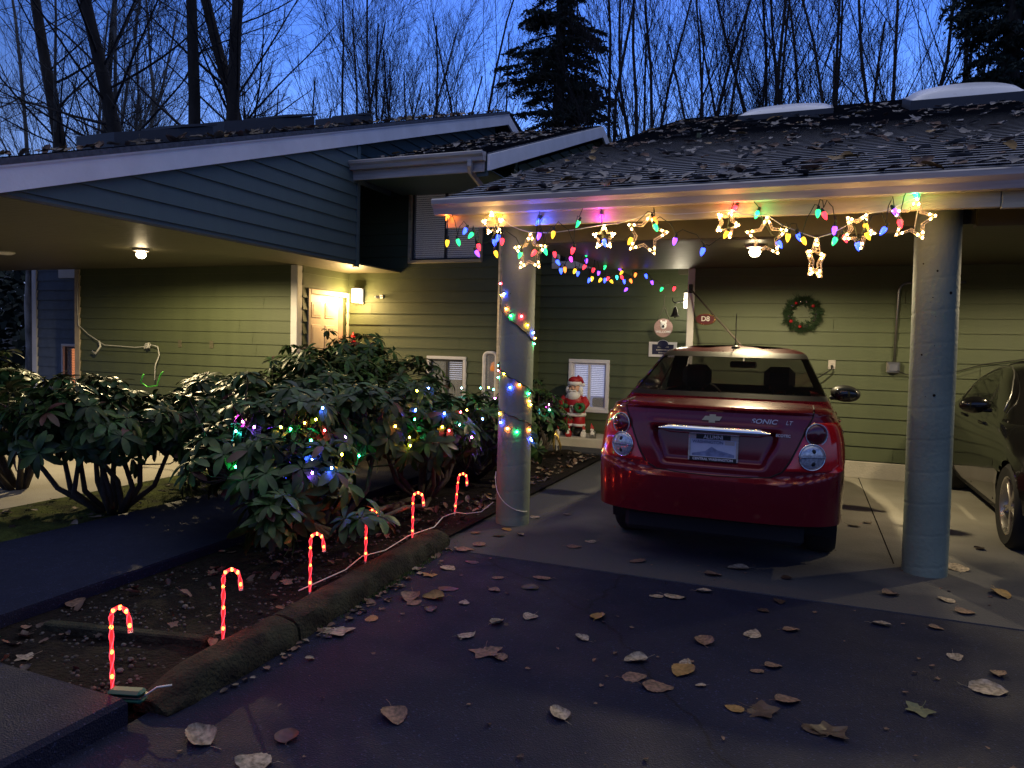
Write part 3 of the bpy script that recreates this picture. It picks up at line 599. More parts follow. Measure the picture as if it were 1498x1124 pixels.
# mirror ordering: build facing +X
w=MB(); siding(w,(-5.60,3.45),(-5.60,8.34),2.475,lambda u:zr(3.45+u)+.02,zref=2.352)
build('gable_wall',w,M['siding_dark'],HL)
w=MB(); w.cbox(-5.64,-5.575,8.335,8.41,2.44,4.02,.005); build('gable_corner_trim',w,M['siding_dark'],HL)
w=MB(); siding(w,(-5.80,8.412),(-5.80,13.3),3.6,lambda u:zr(8.412+u)-.02,zref=2.352); w.box(-6.5,-5.61,8.40,8.411,2.5,4.0); build('upper_wall',w,M['siding_dark'],HL)
w=MB(); w.add([(-5.8,8.412,zr(8.412)-.01),(-5.565,8.412,zr(8.412)-.01),(-5.565,13.3,zr(13.3)-.01),(-5.8,13.3,zr(13.3)-.01)],[(0,1,2,3)]); build('soffit',w,M['siding_dark'],HL)
w=MB(); zt=lambda y:2.685+(y-3.72)*.3335
rake(w,-5.53,2.6,13.36,lambda y:zt(y),.20)
rake(w,-5.53,13.37,14.3,lambda y:zt(13.36)-(y-13.36)*.34,.20)
rk=build('rake_board',w,M['rake'],HL)
w=MB(); rake(w,-5.515,2.6,13.36,lambda y:zt(y)+.035,.05,t=.015); build('drip_edge',w,M['rake'],rk)
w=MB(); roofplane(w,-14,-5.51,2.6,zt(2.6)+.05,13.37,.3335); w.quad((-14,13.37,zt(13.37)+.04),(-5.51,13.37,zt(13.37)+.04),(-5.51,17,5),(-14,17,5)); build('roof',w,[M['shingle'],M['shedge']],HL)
w=MB(); w.cbox(-14,-5.56,2.62,2.66,2.0,2.32,.005); w.box(-14,-5.6,2.66,3.3,2.30,2.31); w.box(-14,-5.6,3.30,3.31,2.30,2.5); build('fascia',w,M['fascia'],HL)
for i,(y0,y1,h,wd) in enumerate(((5.15,6.40,.15,.5),(6.62,8.25,.19,.6),(9.0,9.7,.15,.5))):
    w=MB(); x1=-6.15-(.05*i); x0=x1-wd
    za=zt(y0)+.05; zb=zt(y1)+.05
    w.add([(x0,y0,za),(x1,y0,za),(x1,y1,zb),(x0,y1,zb),(x0,y0,za+h),(x1,y0,za+h),(x1,y1,zb+h*.9),(x0,y1,zb+h*.9)],[(0,1,5,4),(1,2,6,5),(2,3,7,6),(3,0,4,7),(4,5,6,7)])
    w.add([(x0-.03,y0+(y1-y0)*.62,za+h+(zb-za)*.62+.002),(x1+.03,y0+(y1-y0)*.62,za+h+(zb-za)*.62+.002),(x1+.03,y1+.02,zb+h),(x0-.03,y1+.02,zb+h),(x0-.03,y0+(y1-y0)*.62,za+h+(zb-za)*.62+.03),(x1+.03,y0+(y1-y0)*.62,za+h+(zb-za)*.62+.03),(x1+.03,y1+.02,zb+h+.025),(x0-.03,y1+.02,zb+h+.025)],[(0,1,5,4),(1,2,6,5),(2,3,7,6),(3,0,4,7),(4,5,6,7)])
    build('roof_vent',w,M['framedark'],HL)

# ---- blue house beyond the left wing
HB=thing('neighbour_house','dark blue sided house seen past the far end of the left carport wall','house',(-11.5,11,0))
w=MB(); siding(w,(-12.80,9.1),(-10.7,9.1),0,3.2,[hole(-12.80,-12.05,1.2,.3,.94)],zref=.045); backing(w,(-12.80,9.1),(-10.7,9.1),0,3.2,[hole(-12.80,-12.05,1.2,.3,.94)])
w.box(-12.8,-12.7,9.2,14,0,3.2); build('wall',w,mat('blue_siding',(.10,.13,.19),.6),HB)
w=MB(); w.cbox(-12.84,-12.72,9.06,9.12,0,3.2,.006); build('corner_trim',w,M['rake'],HB)
w=MB(); w.cbox(-12.15,-10.9,9.05,9.08,2.42,2.58,.006); build('belly_band',w,M['rake'],HB)
f=simplewin(HB,-12.05,1.2,.3,.94,y=9.1,frame=.045,pane='glassclear',sash=M['framedark'],label='window with orange lit blinds')
blinds(f,-11.95,-11.62,9.15,.32,1.22,M['blindorange'],.03,55); blinds(f,-11.52,-10.9,9.15,.32,1.22,M['blindorange'],.03,55); roomback(f,-12.05,-10.85,9.1,.3,1.24,M['room'])
w=MB(); w.add([(-13.1,8.6,3.0),(-10,8.6,3.0),(-10,14,4.9),(-13.1,14,4.9),(-13.1,8.6,2.95),(-10,8.6,2.95),(-10,14,4.85),(-13.1,14,4.85)],[(0,1,2,3),(7,6,5,4),(0,4,5,1),(1,5,6,2),(0,3,7,4)]); build('roof',w,M['shingle'],HB)

# ------------------------------------------------------------------ lamps and wall fittings
def plight(name,loc,pw,col,parent,r=.05,spot=None):
    l=bpy.data.lights.new(name,'SPOT' if spot else 'POINT'); l.energy=pw; l.color=col; l.shadow_soft_size=r
    if spot: l.spot_size=R(spot); l.spot_blend=.27
    o=bpy.data.objects.new(name,l); COL.objects.link(o); o.parent=parent; o.location=Vector(loc)-wloc(parent); return o
def ceiling_lamp(x,y,label,pw,col,z=2.481,strg=None):
    t=thing('ceiling_light',label,'light',(x,y,z))
    w=MB(); w.lathe([(.001,-.03),(.085,-.03),(.095,-.012),(.09,0)],24,Matrix.Translation((x,y,z-.001))); build('base',w,M['gutter'],t,smooth=True,angle=40)
    w=MB(); w.lathe([(.001,-.115),(.03,-.112),(.05,-.09),(.055,-.065),(.04,-.04),(.03,-.031)],20,Matrix.Translation((x,y,z))); b=build('bulb',w,M['lampglow'],t,smooth=True)
    plight('lamp_light',(x,y,z-.13),pw,col,t,.045,spot=177)
    return t
ceiling_lamp(-7.34,6.51,'bare lit ceiling lamp under the left carport roof',PW['L1'],(1,.78,.42))
ceiling_lamp(-.51,7.51,'lit ceiling lamp of the carport above the red car',PW['L3'],(1,.82,.48))
ceiling_lamp(2.55,7.35,'lit ceiling lamp of the carport above the black car',PW['L5'],(1,.80,.46))
t=thing('ceiling_light','unlit round ceiling lamp at the far left of the left carport','light',(-9.58,6.42,2.48))
w=MB(); w.lathe([(.001,-.035),(.07,-.033),(.11,-.012),(.11,0)],24,Matrix.Translation((-9.58,6.42,2.48))); build('diffuser',w,M['white'],t,smooth=True,angle=40)
def lantern(label,c,nrm,pw,col,off=.12):
    x,y,z=c; nx,ny=nrm
    t=thing('wall_lantern',label,'lantern',c)
    Mx=Matrix.Translation(c)@Matrix.Rotation(math.atan2(ny,nx)+R(90),4,'Z')
    w=MB(); w.cbox(-.075,.075,-.02,0,-.12,.12,.005,Mx); build('back_plate',w,M['steel'],t)
    w=MB(); w.lathe([(.02,-.10),(.078,-.10),(.082,0),(.078,.10),(.02,.10)],24,Mx@Matrix.Translation((0,-.085,0)),sy=.8); build('glass',w,M['lampglow2'],t,smooth=True,angle=50)
    w=MB(); w.lathe([(.01,.135),(.05,.13),(.088,.105),(.088,.101),(.01,.101)],24,Mx@Matrix.Translation((0,-.085,0)),sy=.85); build('cap',w,M['steel'],t,smooth=True,angle=40)
    plight('lantern_light',(x+nx*(.085+off),y+ny*(.085+off),z-.05),pw,col,t,.11)
lantern('bright wall lantern beside the cream front door',(-6.30,9.53,2.14),(0,-1),PW['L2'],(1,.66,.26))
lantern('wall lantern glowing beside the white corner trim of the porch',(-1.435,10.2,2.12),(-1,0),PW['L4'],(1,.88,.62))
# security camera
t=thing('security_camera','small white camera on the wall right of the door lantern','camera',(-5.92,9.53,2.13))
w=MB(); w.lathe([(.001,0),(.03,0),(.03,.02),(.001,.022)],14,Matrix.Translation((-5.92,9.536,2.13))@Matrix.Rotation(R(90),4,'X')); w.tube([(-5.92,9.52,2.13),(-5.93,9.47,2.12)],.008); build('bracket',w,M['white'],t)
w=MB(); w.cbox(-.05,.02,-.02,.02,-.02,.02,.008,Matrix.Translation((-5.93,9.45,2.12))@Matrix.Rotation(R(25),4,'Z')); build('camera_body',w,M['white'],t)
# small lit gnome plaque
t=thing('gnome_ornament','small red gnome figure hanging beside the front door frame','ornament',(-6.38,9.5,1.38))
w=MB(); w.lathe([(.001,0),(.045,.0),(.05,.06),(.04,.11),(.001,.12)],14,Matrix.Translation((-6.38,9.48,1.38))); build('body',w,M['red'],t,smooth=True)
w=MB(); w.ball((-6.38,9.44,1.49),.03); build('beard',w,M['skin'],t,smooth=True)
w=MB(); w.lathe([(.042,0),(.035,.03),(.001,.10)],12,Matrix.Translation((-6.38,9.48,1.50))); build('hat',w,M['red'],t,smooth=True)
# wreath
M['redball']=mat('dark_red_bauble',(.25,.01,.015),.12,var=0,spec=.8)
cx,cz,WY=-.075,1.915,9.49
t=thing('wreath','round evergreen wreath with red and silver baubles on the green wall','wreath',(cx,WY,cz))
w=MB(); rr=random.Random(3)
for i in range(4200):
    a=rr.uniform(0,TAU); rad=.155+rr.gauss(0,.022)*(1+.4*math.sin(a*11)); dz=rr.uniform(-.035,.035)
    p=Vector((cx+rad*math.cos(a),WY+dz,cz+rad*math.sin(a)))
    d=Vector((math.cos(a+rr.uniform(-.9,.9)),rr.uniform(-.6,.3),math.sin(a+rr.uniform(-.9,.9)))).normalized()*rr.uniform(.025,.065)
    s=d.orthogonal().normalized()*.0035
    w.add([tuple(p-s),tuple(p+s),tuple(p+d)],[(0,1,2)])
build('foliage',w,mat('wreath_needles',(.02,.042,.018),.6,var=.3,island=.5),t)
w=MB(); w.tube([(cx+.155*math.cos(k*TAU/24),WY,cz+.155*math.sin(k*TAU/24)) for k in range(25)],.02,6); build('ring',w,M['stem'],t)
for a,r_,k in((215,.022,0),(262,.02,0),(40,.02,0),(140,.016,1),(100,.014,1),(75,.012,1),(0,.013,1),(330,.012,1),(190,.012,1),(290,.011,1),(120,.018,0),(345,.012,1)):
    w=MB(); w.ball((cx+.15*math.cos(R(a)),WY-.045,cz+.15*math.sin(R(a))),r_); build('bauble',w,[M['redball'] if not k else M['chrome']][0],t,smooth=True)
# conduit, boxes, sockets
t=thing('conduit','grey metal conduit bent over above a weathered outlet box near the right column','conduit',(.92,9.5,1.3))
w=MB(); pts=[(.93,9.515,1.36),(.94,9.515,2.18)]+[(.94+.10*(1-math.cos(R(a))),9.515,2.18+.10*math.sin(R(a))) for a in range(15,91,15)]+[(1.6,9.515,2.285)]
w.tube(pts,.014,8); build('pipe',w,M['steel'],t,smooth=True)
w=MB(); w.cbox(.85,.99,9.46,9.538,1.25,1.38,.01); w.cbox(.87,.97,9.445,9.46,1.27,1.36,.006); b=build('outlet_box',w,M['steel'],t)
w=MB(); w.tube([(.96,9.44,1.28),(1.05,9.42,1.24),(1.35,9.44,1.22),(1.8,9.47,1.38),(2.2,9.48,1.45)],.006,5); build('cable',w,M['black'],t)
t=thing('wall_outlet','white wall socket with a black lead plugged in behind the red car','socket',(.27,9.53,1.32))
w=MB(); w.cbox(.235,.315,9.525,9.538,1.27,1.38,.004); w.box(.26,.29,9.52,9.5248,1.335,1.36); w.box(.26,.29,9.52,9.5248,1.29,1.315); build('cover_plate',w,M['gutter'],t)
w=MB(); w.tube([(.275,9.50,1.30),(.27,9.46,1.27),(.15,9.42,1.18),(0,9.40,1.12),(-.1,9.40,1.0)],.008,6); w.cbox(.262,.288,9.485,9.5195,1.285,1.32,.004); build('lead',w,M['black'],t)
for i,x in enumerate((-8.62,-8.02)):
    t=thing('wall_outlet',('left one','right one')[i]+' of the two pale socket plates on the lit left carport wall','socket',(x,8.33,1.35),group='socket plates on the left carport wall')
    w=MB(); w.cbox(x-.035,x+.035,8.325,8.333,1.30,1.41,.003); w.box(x-.015,x+.015,8.32,8.3245,1.365,1.39); w.box(x-.015,x+.015,8.32,8.3245,1.32,1.345); build('cover_plate',w,M['soffit'],t)
# white rope along the left wing wall
t=thing('white_rope','white cord looped from hooks along the lit left carport wall','cord',(-9.5,8.3,1.3))
w=MB(); pts=[(-10.68,8.29,2.4),(-10.70,8.29,1.9),(-10.66,8.28,1.60),(-10.45,8.28,1.46),(-10.22,8.27,1.36),(-10.1,8.28,1.30),(-9.8,8.29,1.29),(-9.45,8.28,1.28),(-9.2,8.28,1.30),(-9.12,8.27,1.33)]
w.tube(pts,.006,5)
for k in range(22):
    a=rr.uniform(0,TAU); 
w.tube([(-9.18+.07*math.cos(k*1.1)*(1-.02*k),8.25+.02*math.sin(k),1.31+.045*math.sin(k*1.7)) for k in range(24)],.007,5)
w.tube([(-9.12,8.26,1.33),(-8.98,8.26,1.30),(-8.95,8.26,1.18),(-9.02,8.25,1.02),(-9.02,8.24,.80)],.008,5)
w.tube([(-10.2,8.27,1.36),(-10.16,8.26,1.28),(-10.25,8.25,1.16),(-10.32,8.25,1.20)],.015,5)
build('cord',w,M['wire_white'],t,smooth=True)
# D8 sign
t=thing('unit_sign','oval dark red house sign reading D8 beside the white corner trim','sign',(-1.20,9.52,1.84))
w=MB(); w.lathe([(.001,-.006),(.118,-.006),(.124,0),(.124,.008)],40,Matrix.Translation((-1.205,9.527,1.845))@Matrix.Rotation(R(90),4,'X')@Matrix.Rotation(math.pi,4,'X'),sy=.58)
build('board',w,mat('maroon_sign_board',(.085,.006,.01),.35,var=.05),t,smooth=True,angle=30)
w=MB(); n=48; w.tube([(-1.205+.116*math.cos(TAU*k/n),9.516,1.845+.066*math.sin(TAU*k/n)) for k in range(n+1)],.0022,4); build('border',w,M['gold'],t)
def text(s,size,loc,m,parent,name='lettering',rot=(90,0,0),bold=0,ext=.0015,align='CENTER',world=True):
    c=bpy.data.curves.new(name,'FONT'); c.body=s; c.size=size; c.extrude=ext; c.align_x=align; c.align_y='CENTER'; c.offset=bold
    c.materials.append(m); o=bpy.data.objects.new(name,c); COL.objects.link(o); o.parent=parent
    o.location=Vector(loc)-(wloc(parent) if world else Vector((0,0,0))); o.rotation_euler=tuple(R(a) for a in rot); return o
text('D8',.085,(-1.205,9.516,1.848),M['white'],t,bold=.0012)
# flag pole without flag, leaning from the trim
t=thing('flag_pole','thin bare wooden pole slanting out from the white corner trim over the car roof','pole',(-1.39,9.5,2.2))
w=MB(); w.tube([(-1.40,9.50,2.22),(-.66,8.2,1.52)],.011,8); build('rod',w,M['stem'],t,smooth=True)
w=MB(); w.cbox(-1.42,-1.37,9.47,9.512,2.17,2.28,.006); build('bracket',w,M['black'],t)
# bell on a scroll hook
t=thing('bell','small dark dinner bell hanging from a scroll hook beside the porch lantern','bell',(-1.68,10.0,2.0))
w=MB(); w.tube([(-1.44,10.0,2.13),(-1.52,10.0,2.13),(-1.60,10.0,2.09)]+[(-1.66+.045*math.cos(R(a)),10.0,2.125+.045*math.sin(R(a))) for a in range(-40,-230,-25)],.007,6); w.tube([(-1.665,10,2.08),(-1.665,10,2.02)],.003,5); build('hook',w,M['black'],t,smooth=True)
w=MB(); w.lathe([(.006,.06),(.018,.05),(.028,.02),(.036,-.02),(.052,-.055),(.066,-.068),(.062,-.07),(.03,-.05),(.01,.03)],20,Matrix.Translation((-1.665,10,1.965))); build('bell_body',w,M['black'],t,smooth=True)
w=MB(); w.ball((-1.665,10,1.885),.013); w.tube([(-1.665,10,1.95),(-1.665,10,1.88)],.003,5); build('clapper',w,M['black'],t,smooth=True)
# round welcome sign on a cord
sx,sy,sz=-1.885,10.4,1.755
t=thing('welcome_sign','round pinkish wooden WELCOME sign with a pale dog face hanging on a cord','sign',(sx,sy,sz))
w=MB(); w.lathe([(.001,-.007),(.126,-.007),(.13,0),(.13,.007),(.001,.007)],36,Matrix.Translation((sx,sy,sz))@Matrix.Rotation(R(90),4,'X')); build('board',w,mat('pink_wood_board',(.34,.22,.21),.7,var=.15,vscale=20,stretch=(1,1,6)),t,smooth=True,angle=30)
w=MB(); w.tube([(sx-.09,sy-.01,sz+.09),(sx-.005,sy,sz+.29),(sx+.005,sy,sz+.46)],.006,5); w.tube([(sx+.09,sy-.01,sz+.09),(sx+.012,sy,sz+.29)],.006,5); build('cord',w,M['stem'],t)
w=MB(); Fx=Matrix.Translation((sx,sy-.012,sz+.03))
w.ball((sx,sy-.010,sz+.035),.045,.006,.055); w.ball((sx-.032,sy-.010,sz+.085),.016,.005,.02); w.ball((sx+.032,sy-.010,sz+.085),.016,.005,.02); build('dog_face',w,M['white'],t,smooth=True)
w=MB(); w.ball((sx,sy-.018,sz+.022),.017,.004,.022); w.ball((sx-.02,sy-.017,sz+.05),.006,.003,.006); w.ball((sx+.02,sy-.017,sz+.05),.006,.003,.006); build('dog_nose',w,M['black'],t,smooth=True)
text('WELCOME',.044,(sx,sy-.009,sz-.058),M['white'],t,bold=.001)
# framed plaque
t=thing('plaque','rectangular navy plaque in a pale frame under the round sign','plaque',(-1.93,10.67,1.45))
w=MB(); 
for a in((-2.13,-1.73,1.525,1.56),(-2.13,-1.73,1.345,1.38),(-2.13,-2.085,1.38,1.525),(-1.775,-1.73,1.38,1.525)): w.box(a[0],a[1],10.655,10.68,a[2],a[3])
build('frame',w,M['frame'],t)
w=MB(); w.box(-2.084,-1.776,10.665,10.678,1.381,1.524); w.lathe([(.001,0),(.075,0),(.075,.01)],24,Matrix.Translation((-1.93,10.663,1.53))@Matrix.Rotation(R(90),4,'X'),sy=.7); build('panel',w,mat('navy_panel',(.015,.018,.06),.5),t)
w=MB(); w.tube([(-1.93+.08*math.cos(R(a)),10.648,1.53+.056*math.sin(R(a))) for a in range(0,181,15)],.004,5); build('arch',w,M['frame'],t)
w=MB()
for (z,ww) in ((1.488,.15),(1.447,.19),(1.408,.12)):
    k=-ww/2
    while k<ww/2:
        l=rr.uniform(.008,.016); w.box(-1.93+k,-1.93+k+l,10.661,10.6645,z-.010,z+rr.uniform(.004,.012)); k+=l+.006
build('worn_lettering',w,M['gutter'],t)
# ------------------------------------------------------------------ cars
def lerp_tab(tab,z):
    if z<=tab[0][0]: return tab[0][1]
    for (a,b),(c,d) in zip(tab,tab[1:]):
        if z<=c:
            t=(z-a)/(c-a); return b+(d-b)*t
    return tab[-1][1]
def sm(t): t=max(0,min(1,t)); return t*t*(3-2*t)
def paint(name,col,flake=(.3,.3,.3),rough=.28,coat=1):
    m=mat(name,col,rough,metal=.25,var=.04,vscale=3,coat=coat*.7,spec=.35)
    N=m.node_tree.nodes;L=m.node_tree.links;b=N['Principled BSDF']; g=N.new('ShaderNodeNewGeometry'); d=N.new('ShaderNodeBsdfDiffuse'); d.inputs['Color'].default_value=(.012,.012,.013,1)
    ms=N.new('ShaderNodeMixShader'); L.new(g.outputs['Backfacing'],ms.inputs[0]); L.new(b.outputs[0],ms.inputs[1]); L.new(d.outputs[0],ms.inputs[2]); L.new(ms.outputs[0],N['Material Output'].inputs['Surface'])
    return m
M['redpaint']=paint('red_car_paint',(.135,.003,.010))
M['blackpaint']=paint('black_car_paint',(.008,.008,.009),rough=.2)
M['tyre']=mat('tyre_rubber',(.012,.012,.012),.8,var=.1)
M['rim']=mat('silver_alloy',(.5,.47,.45),.28,.9,var=.05)
M['carglass']=mat('tinted_car_glass',(.006,.008,.008),.02,var=0,alpha=.55,spec=.9)
M['cabin']=mat('dark_cabin_fabric',(.010,.010,.011),.9,var=0)
M['lampred']=mat('red_tail_lamp_lens',(.5,.008,.012),.10,var=.1,vscale=60,coat=1)
M['lampclear']=mat('clear_lamp_lens',(.42,.47,.55),.12,.35,var=.35,vscale=70,coat=1)
M['groove']=mat('panel_gap',(.003,.003,.003),.8,var=0)
M['plate']=mat('licence_plate_face',(.55,.6,.72),.4,var=.12,vscale=16,col2=(.5,.52,.62))
class Car:
    def __init__(s,T,glassx=.86): s.T=T
    def g(s,k,z): return lerp_tab(s.T[k],z)
    def half(s,z,Nr=120,Ns=64,Nf=24):
        w=s.g('w',z);yr=s.g('yr',z);yf=s.g('yf',z);D=s.T['D'];n=s.T['n'];Df=s.T['Df'];nf=s.T['nf']
        out=[]
        for j in range(Nr+1):
            ph=j/Nr*math.pi/2; sn,cs=math.sin(ph),math.cos(ph); r=1/((sn**n+cs**n)**(1/n))
            x=w*r*sn; y=yr+D*(1-r*cs)
            y+=s.disp(x,z,w)*min(1,cs*2.2)
            out.append((x,y,z))
        y0=yr+D;y1=yf-Df
        for j in range(1,Ns): 
            y=y0+(y1-y0)*j/Ns; out.append((w*(1+s.side(y,z)),y,z))
        for j in range(Nf+1):
            ph=(1-j/Nf)*math.pi/2; sn,cs=math.sin(ph),math.cos(ph); r=1/((sn**nf+cs**nf)**(1/nf))
            out.append((w*r*sn,yf-Df*(1-r*cs),z))
        return out
    def side(s,y,z): return 0
    def disp(s,x,z,w):
        if not s.T.get('rear'): return 0
        d=0; ax=abs(x)
        zc=.635+.10*(ax/w)**4
        d-=.052*sm((zc+.012-z)/.035)
        d-=.022*sm((z-1.045)/.03)*sm((1.10-z)/.015+.5)
        # plate recess: rounded trapezoid
        hw=.315+.075*sm((z-.70)/.2)
        ex=sm((hw-ax)/.055+.5); ez=sm((z-.71)/.04+.5)*sm((.925-z)/.03+.5)
        d+=.05*ex*ez
        # slight crease of the lid
        d-=.008*math.exp(-((z-.965)/.018)**2)*sm((.46-ax)/.1)
        return d
    def rear(s,x,z,off=0):
        def P(x,z):
            w=s.g('w',z);n=s.T['n'];D=s.T['D']; q=min(.9995,abs(x)/w)
            y=s.g('yr',z)+D*(1-(1-q**n)**(1/n)); ph=math.atan2(q,(1-q**n)**(1/n))
            return Vector((x,y+s.disp(x,z,w)*min(1,math.cos(ph)*2.2),z))
        p=P(x,z)
        if off:
            e=.004; a=P(x+e,z)-P(x-e,z); b=P(x,z+e)-P(x,z-e); nn=a.cross(b).normalized()
            if nn.y>0: nn=-nn
            p=p+nn*off
        return p
    def wrap(s,ph,z,off=0):
        def P(ph,z):
            w=s.g('w',z);n=s.T['n'];D=s.T['D'];sg=1 if ph>=0 else -1; a=abs(ph)
            sn,cs=math.sin(a),math.cos(a); r=1/((sn**n+cs**n)**(1/n)); x=w*r*sn
            return Vector((sg*x,s.g('yr',z)+D*(1-r*cs)+s.disp(x,z,w)*min(1,cs*2.2),z))
        p=P(ph,z)
        if off:
            e=.01; a=P(ph+e,z)-P(ph-e,z); b=P(ph,z+e)-P(ph,z-e); p=p+a.cross(b).normalized()*off
        return p
def outward(o):
    me=o.data; c=Vector((0,2.2,.75)); k=0
    for p in me.polygons: k+=(1 if p.normal.dot(p.center-c)>0 else -1)*p.area
    if k<0: me.flip_normals()
def full(h): 
    return h+[(-x,y,z) for x,y,z in reversed(h[1:-1])]
def make_car(name,label,cat,T,loc,rz,paintm,wheels,rimspokes,rear=True):
    C=Car(T); root=thing(name,label,cat)
    # body shell
    zs=T['zs']; P=[full(C.half(z)) for z in zs]
    n=len(P[0]); wy=T['axles']; WR=.345
    def arch(p):
        x,y,z=p
        if abs(x)<.55: return p
        for a in wy:
            dy,dz=y-a,z-T['wr']; d=math.hypot(dy,dz)
            if WR-.03<d<WR+.035 and z>T['wr']-.25: return (x*(1.006),a+dy/d*WR,T['wr']+dz/d*WR)
        return p
    P=[[arch(p) for p in row] for row in P]
    mb=MB(); vs=[p for row in P for p in row]; fs=[]
    for i in range(len(P)-1):
        for j in range(n):
            j2=(j+1)%n; q=(i*n+j,i*n+j2,(i+1)*n+j2,(i+1)*n+j)
            c=[sum(vs[k][d] for k in q)/4 for d in range(3)]
            if abs(c[0])>.5 and any(math.hypot(c[1]-a,c[2]-T['wr'])<WR-.004 for a in wy): continue
            if rear and c[2]<.352 and c[1]<1.0: continue
            fs.append(q)
    mb.add(vs,fs); body=build('body',mb,paintm,root,smooth=True,angle=38); outward(body)
    # under tray and arch liners
    w=MB(); w.box(-.7,.7,.60,T['L']-.3,.20,.24)
    for a in wy:
        for sx in(-1,1):
            pts=[]
            for k in range(13):
                t=R(-25+230*k/12); pts.append((a+WR*1.0*math.cos(t),T['wr']+WR*math.sin(t)))
            w.grid([[(sx*(.79 if rear else .86),y,z) for y,z in pts],[(sx*.52,y,z) for y,z in pts]]); w.box(min(sx*.52,sx*.54),max(sx*.52,sx*.54),a-WR,a+WR,.22,.75)
    if rear: w.cbox(-.58,.58,.14,.24,.21,.358,.03); w.box(-.70,.70,.20,.62,.345,.357)
    else: w.grid([[(p[0],p[1],p[2]) for p in full(C.half(z))] for z in (.20,.25)],close=True)
    build('underbody',w,M['cabin'],root)
    # cabin
    G=T['cab']; gz=T['gz']; CB=Car(G); Nr,Ns,Nf=40,44,30
    Q=[CB.half(z,Nr,Ns,Nf) for z in gz]; hn=len(Q[0])
    gr=int(Nr*G['gr']); ks=Nr
    tot=hn
    def isglass(j,i):
        z=(gz[i]+gz[min(i+1,len(gz)-1)])/2
        if j<gr: return None if not G['zr0']<z<G['zr1'] else ('pillar' if rear and (j>gr-4 or z<G['zr0']+.03 or z>G['zr1']-.035) else 'rear')
        if Nr+2<=j<Nr+Ns-1: 
            y=(Q[i][j][1]+Q[i][min(j+1,hn-1)][1])/2
            lim=G['zs1']-G['archk']*max(0,((y-G['ym'])/G['yh']))**2-G['archk']*max(0,((G['ym']-y)/G['yh']))**2
            if G['zs0']<z<lim and abs(y-G['yb'])>.045: return 'side'
            return 'pillar' if (G['zs0']<z<lim) else None
        if j>Nr+Ns+Nf*.42 : return 'front' if G['zr0']<z<G['zr1'] else None
        return None
    body2=MB(); gl={'rear':MB(),'side':MB(),'side2':MB(),'front':MB()}; pil=MB()
    for sgn in (1,-1):
        for i in range(len(gz)-1):
            for j in range(hn-1):
                q=[Q[i][j],Q[i][j+1],Q[i+1][j+1],Q[i+1][j]]
                q=[(sgn*a,b,c) for a,b,c in q]
                if sgn<0: q.reverse()
                t=isglass(j,i)
                if t in('rear','front'): gl[t].add(q,[(0,1,2,3)])
                elif t=='side': gl['side' if sgn>0 else 'side2'].add(q,[(0,1,2,3)])
                elif t=='pillar': pil.add(q,[(0,1,2,3)])
                else: body2.add(q,[(0,1,2,3)])
    topz=gz[-1]; tp=Q[-1]; 
    full_t=full(tp); cyy=sum(p[1] for p in full_t)/len(full_t)
    body2.add(full_t+[(0,cyy,topz+.008)],[(k,(k+1)%len(full_t),len(full_t)) for k in range(len(full_t))])
    def weld(o):
        import bmesh
        bm=bmesh.new(); bm.from_mesh(o.data); bmesh.ops.remove_doubles(bm,verts=bm.verts,dist=.0006); bm.to_mesh(o.data); bm.free()
    for nm,mm,mtt in (('roof',body2,paintm),('window_pillar',pil,M['black']),('rear_window',gl['rear'],M['carglass']),('side_window',gl['side'],M['carglass']),('side_window',gl['side2'],M['carglass']),('windscreen',gl['front'],M['carglass'])):
        if not mm.v: continue
        o=build(nm,mm,mtt,root,smooth=True); weld(o); outward(o); o.data.polygons.foreach_set('use_smooth',[True]*len(o.data.polygons))
    # window surround of the side glass
    # interior
    w=MB()
    for sx in(-1,1):
        for (y,z0) in T['seats']:
            w.cbox(sx*.36-.24,sx*.36+.24,y-.05,y+.09,.45,z0,.06); w.cbox(sx*.34-.125,sx*.34+.125,y-.06,y+.05,z0+.03,z0+.23,.05); w.cbox(sx*.36-.25,sx*.36+.25,y+.05,y+.55,.35,.58,.05)
            w.tube([(sx*.34-.05,y,z0-.05),(sx*.34-.05,y,z0+.06)],.008); w.tube([(sx*.34+.05,y,z0-.05),(sx*.34+.05,y,z0+.06)],.008)
    w.box(-.74,.74,T['seats'][-1][0]-.8,T['axles'][1]-.1,.28,.34)
    w.cbox(-.70,.70,T['seats'][0][0]+.75,T['seats'][0][0]+1.15,.7,1.04,.06)
    w.cbox(-.66,.66,.72,1.12,.6,1.06,.05)
    build('seats',w,M['cabin'],root)
    w=MB(); yy=T['seats'][0][0]+.62; w.tube([(-.36+.18*math.cos(TAU*k/20),yy-.05*math.sin(TAU*k/20),.98+.17*math.sin(TAU*k/20)) for k in range(21)],.014,6,cap=False); build('steering_wheel',w,M['cabin'],root)
    w=MB(); w.cbox(-.12,.12,T['seats'][0][0]+.55,T['seats'][0][0]+.58,1.30,1.36,.02); w.tube([(0,T['seats'][0][0]+.56,1.33),(0,T['seats'][0][0]+.66,1.42)],.012); build('rear_view_mirror',w,M['black'],root)
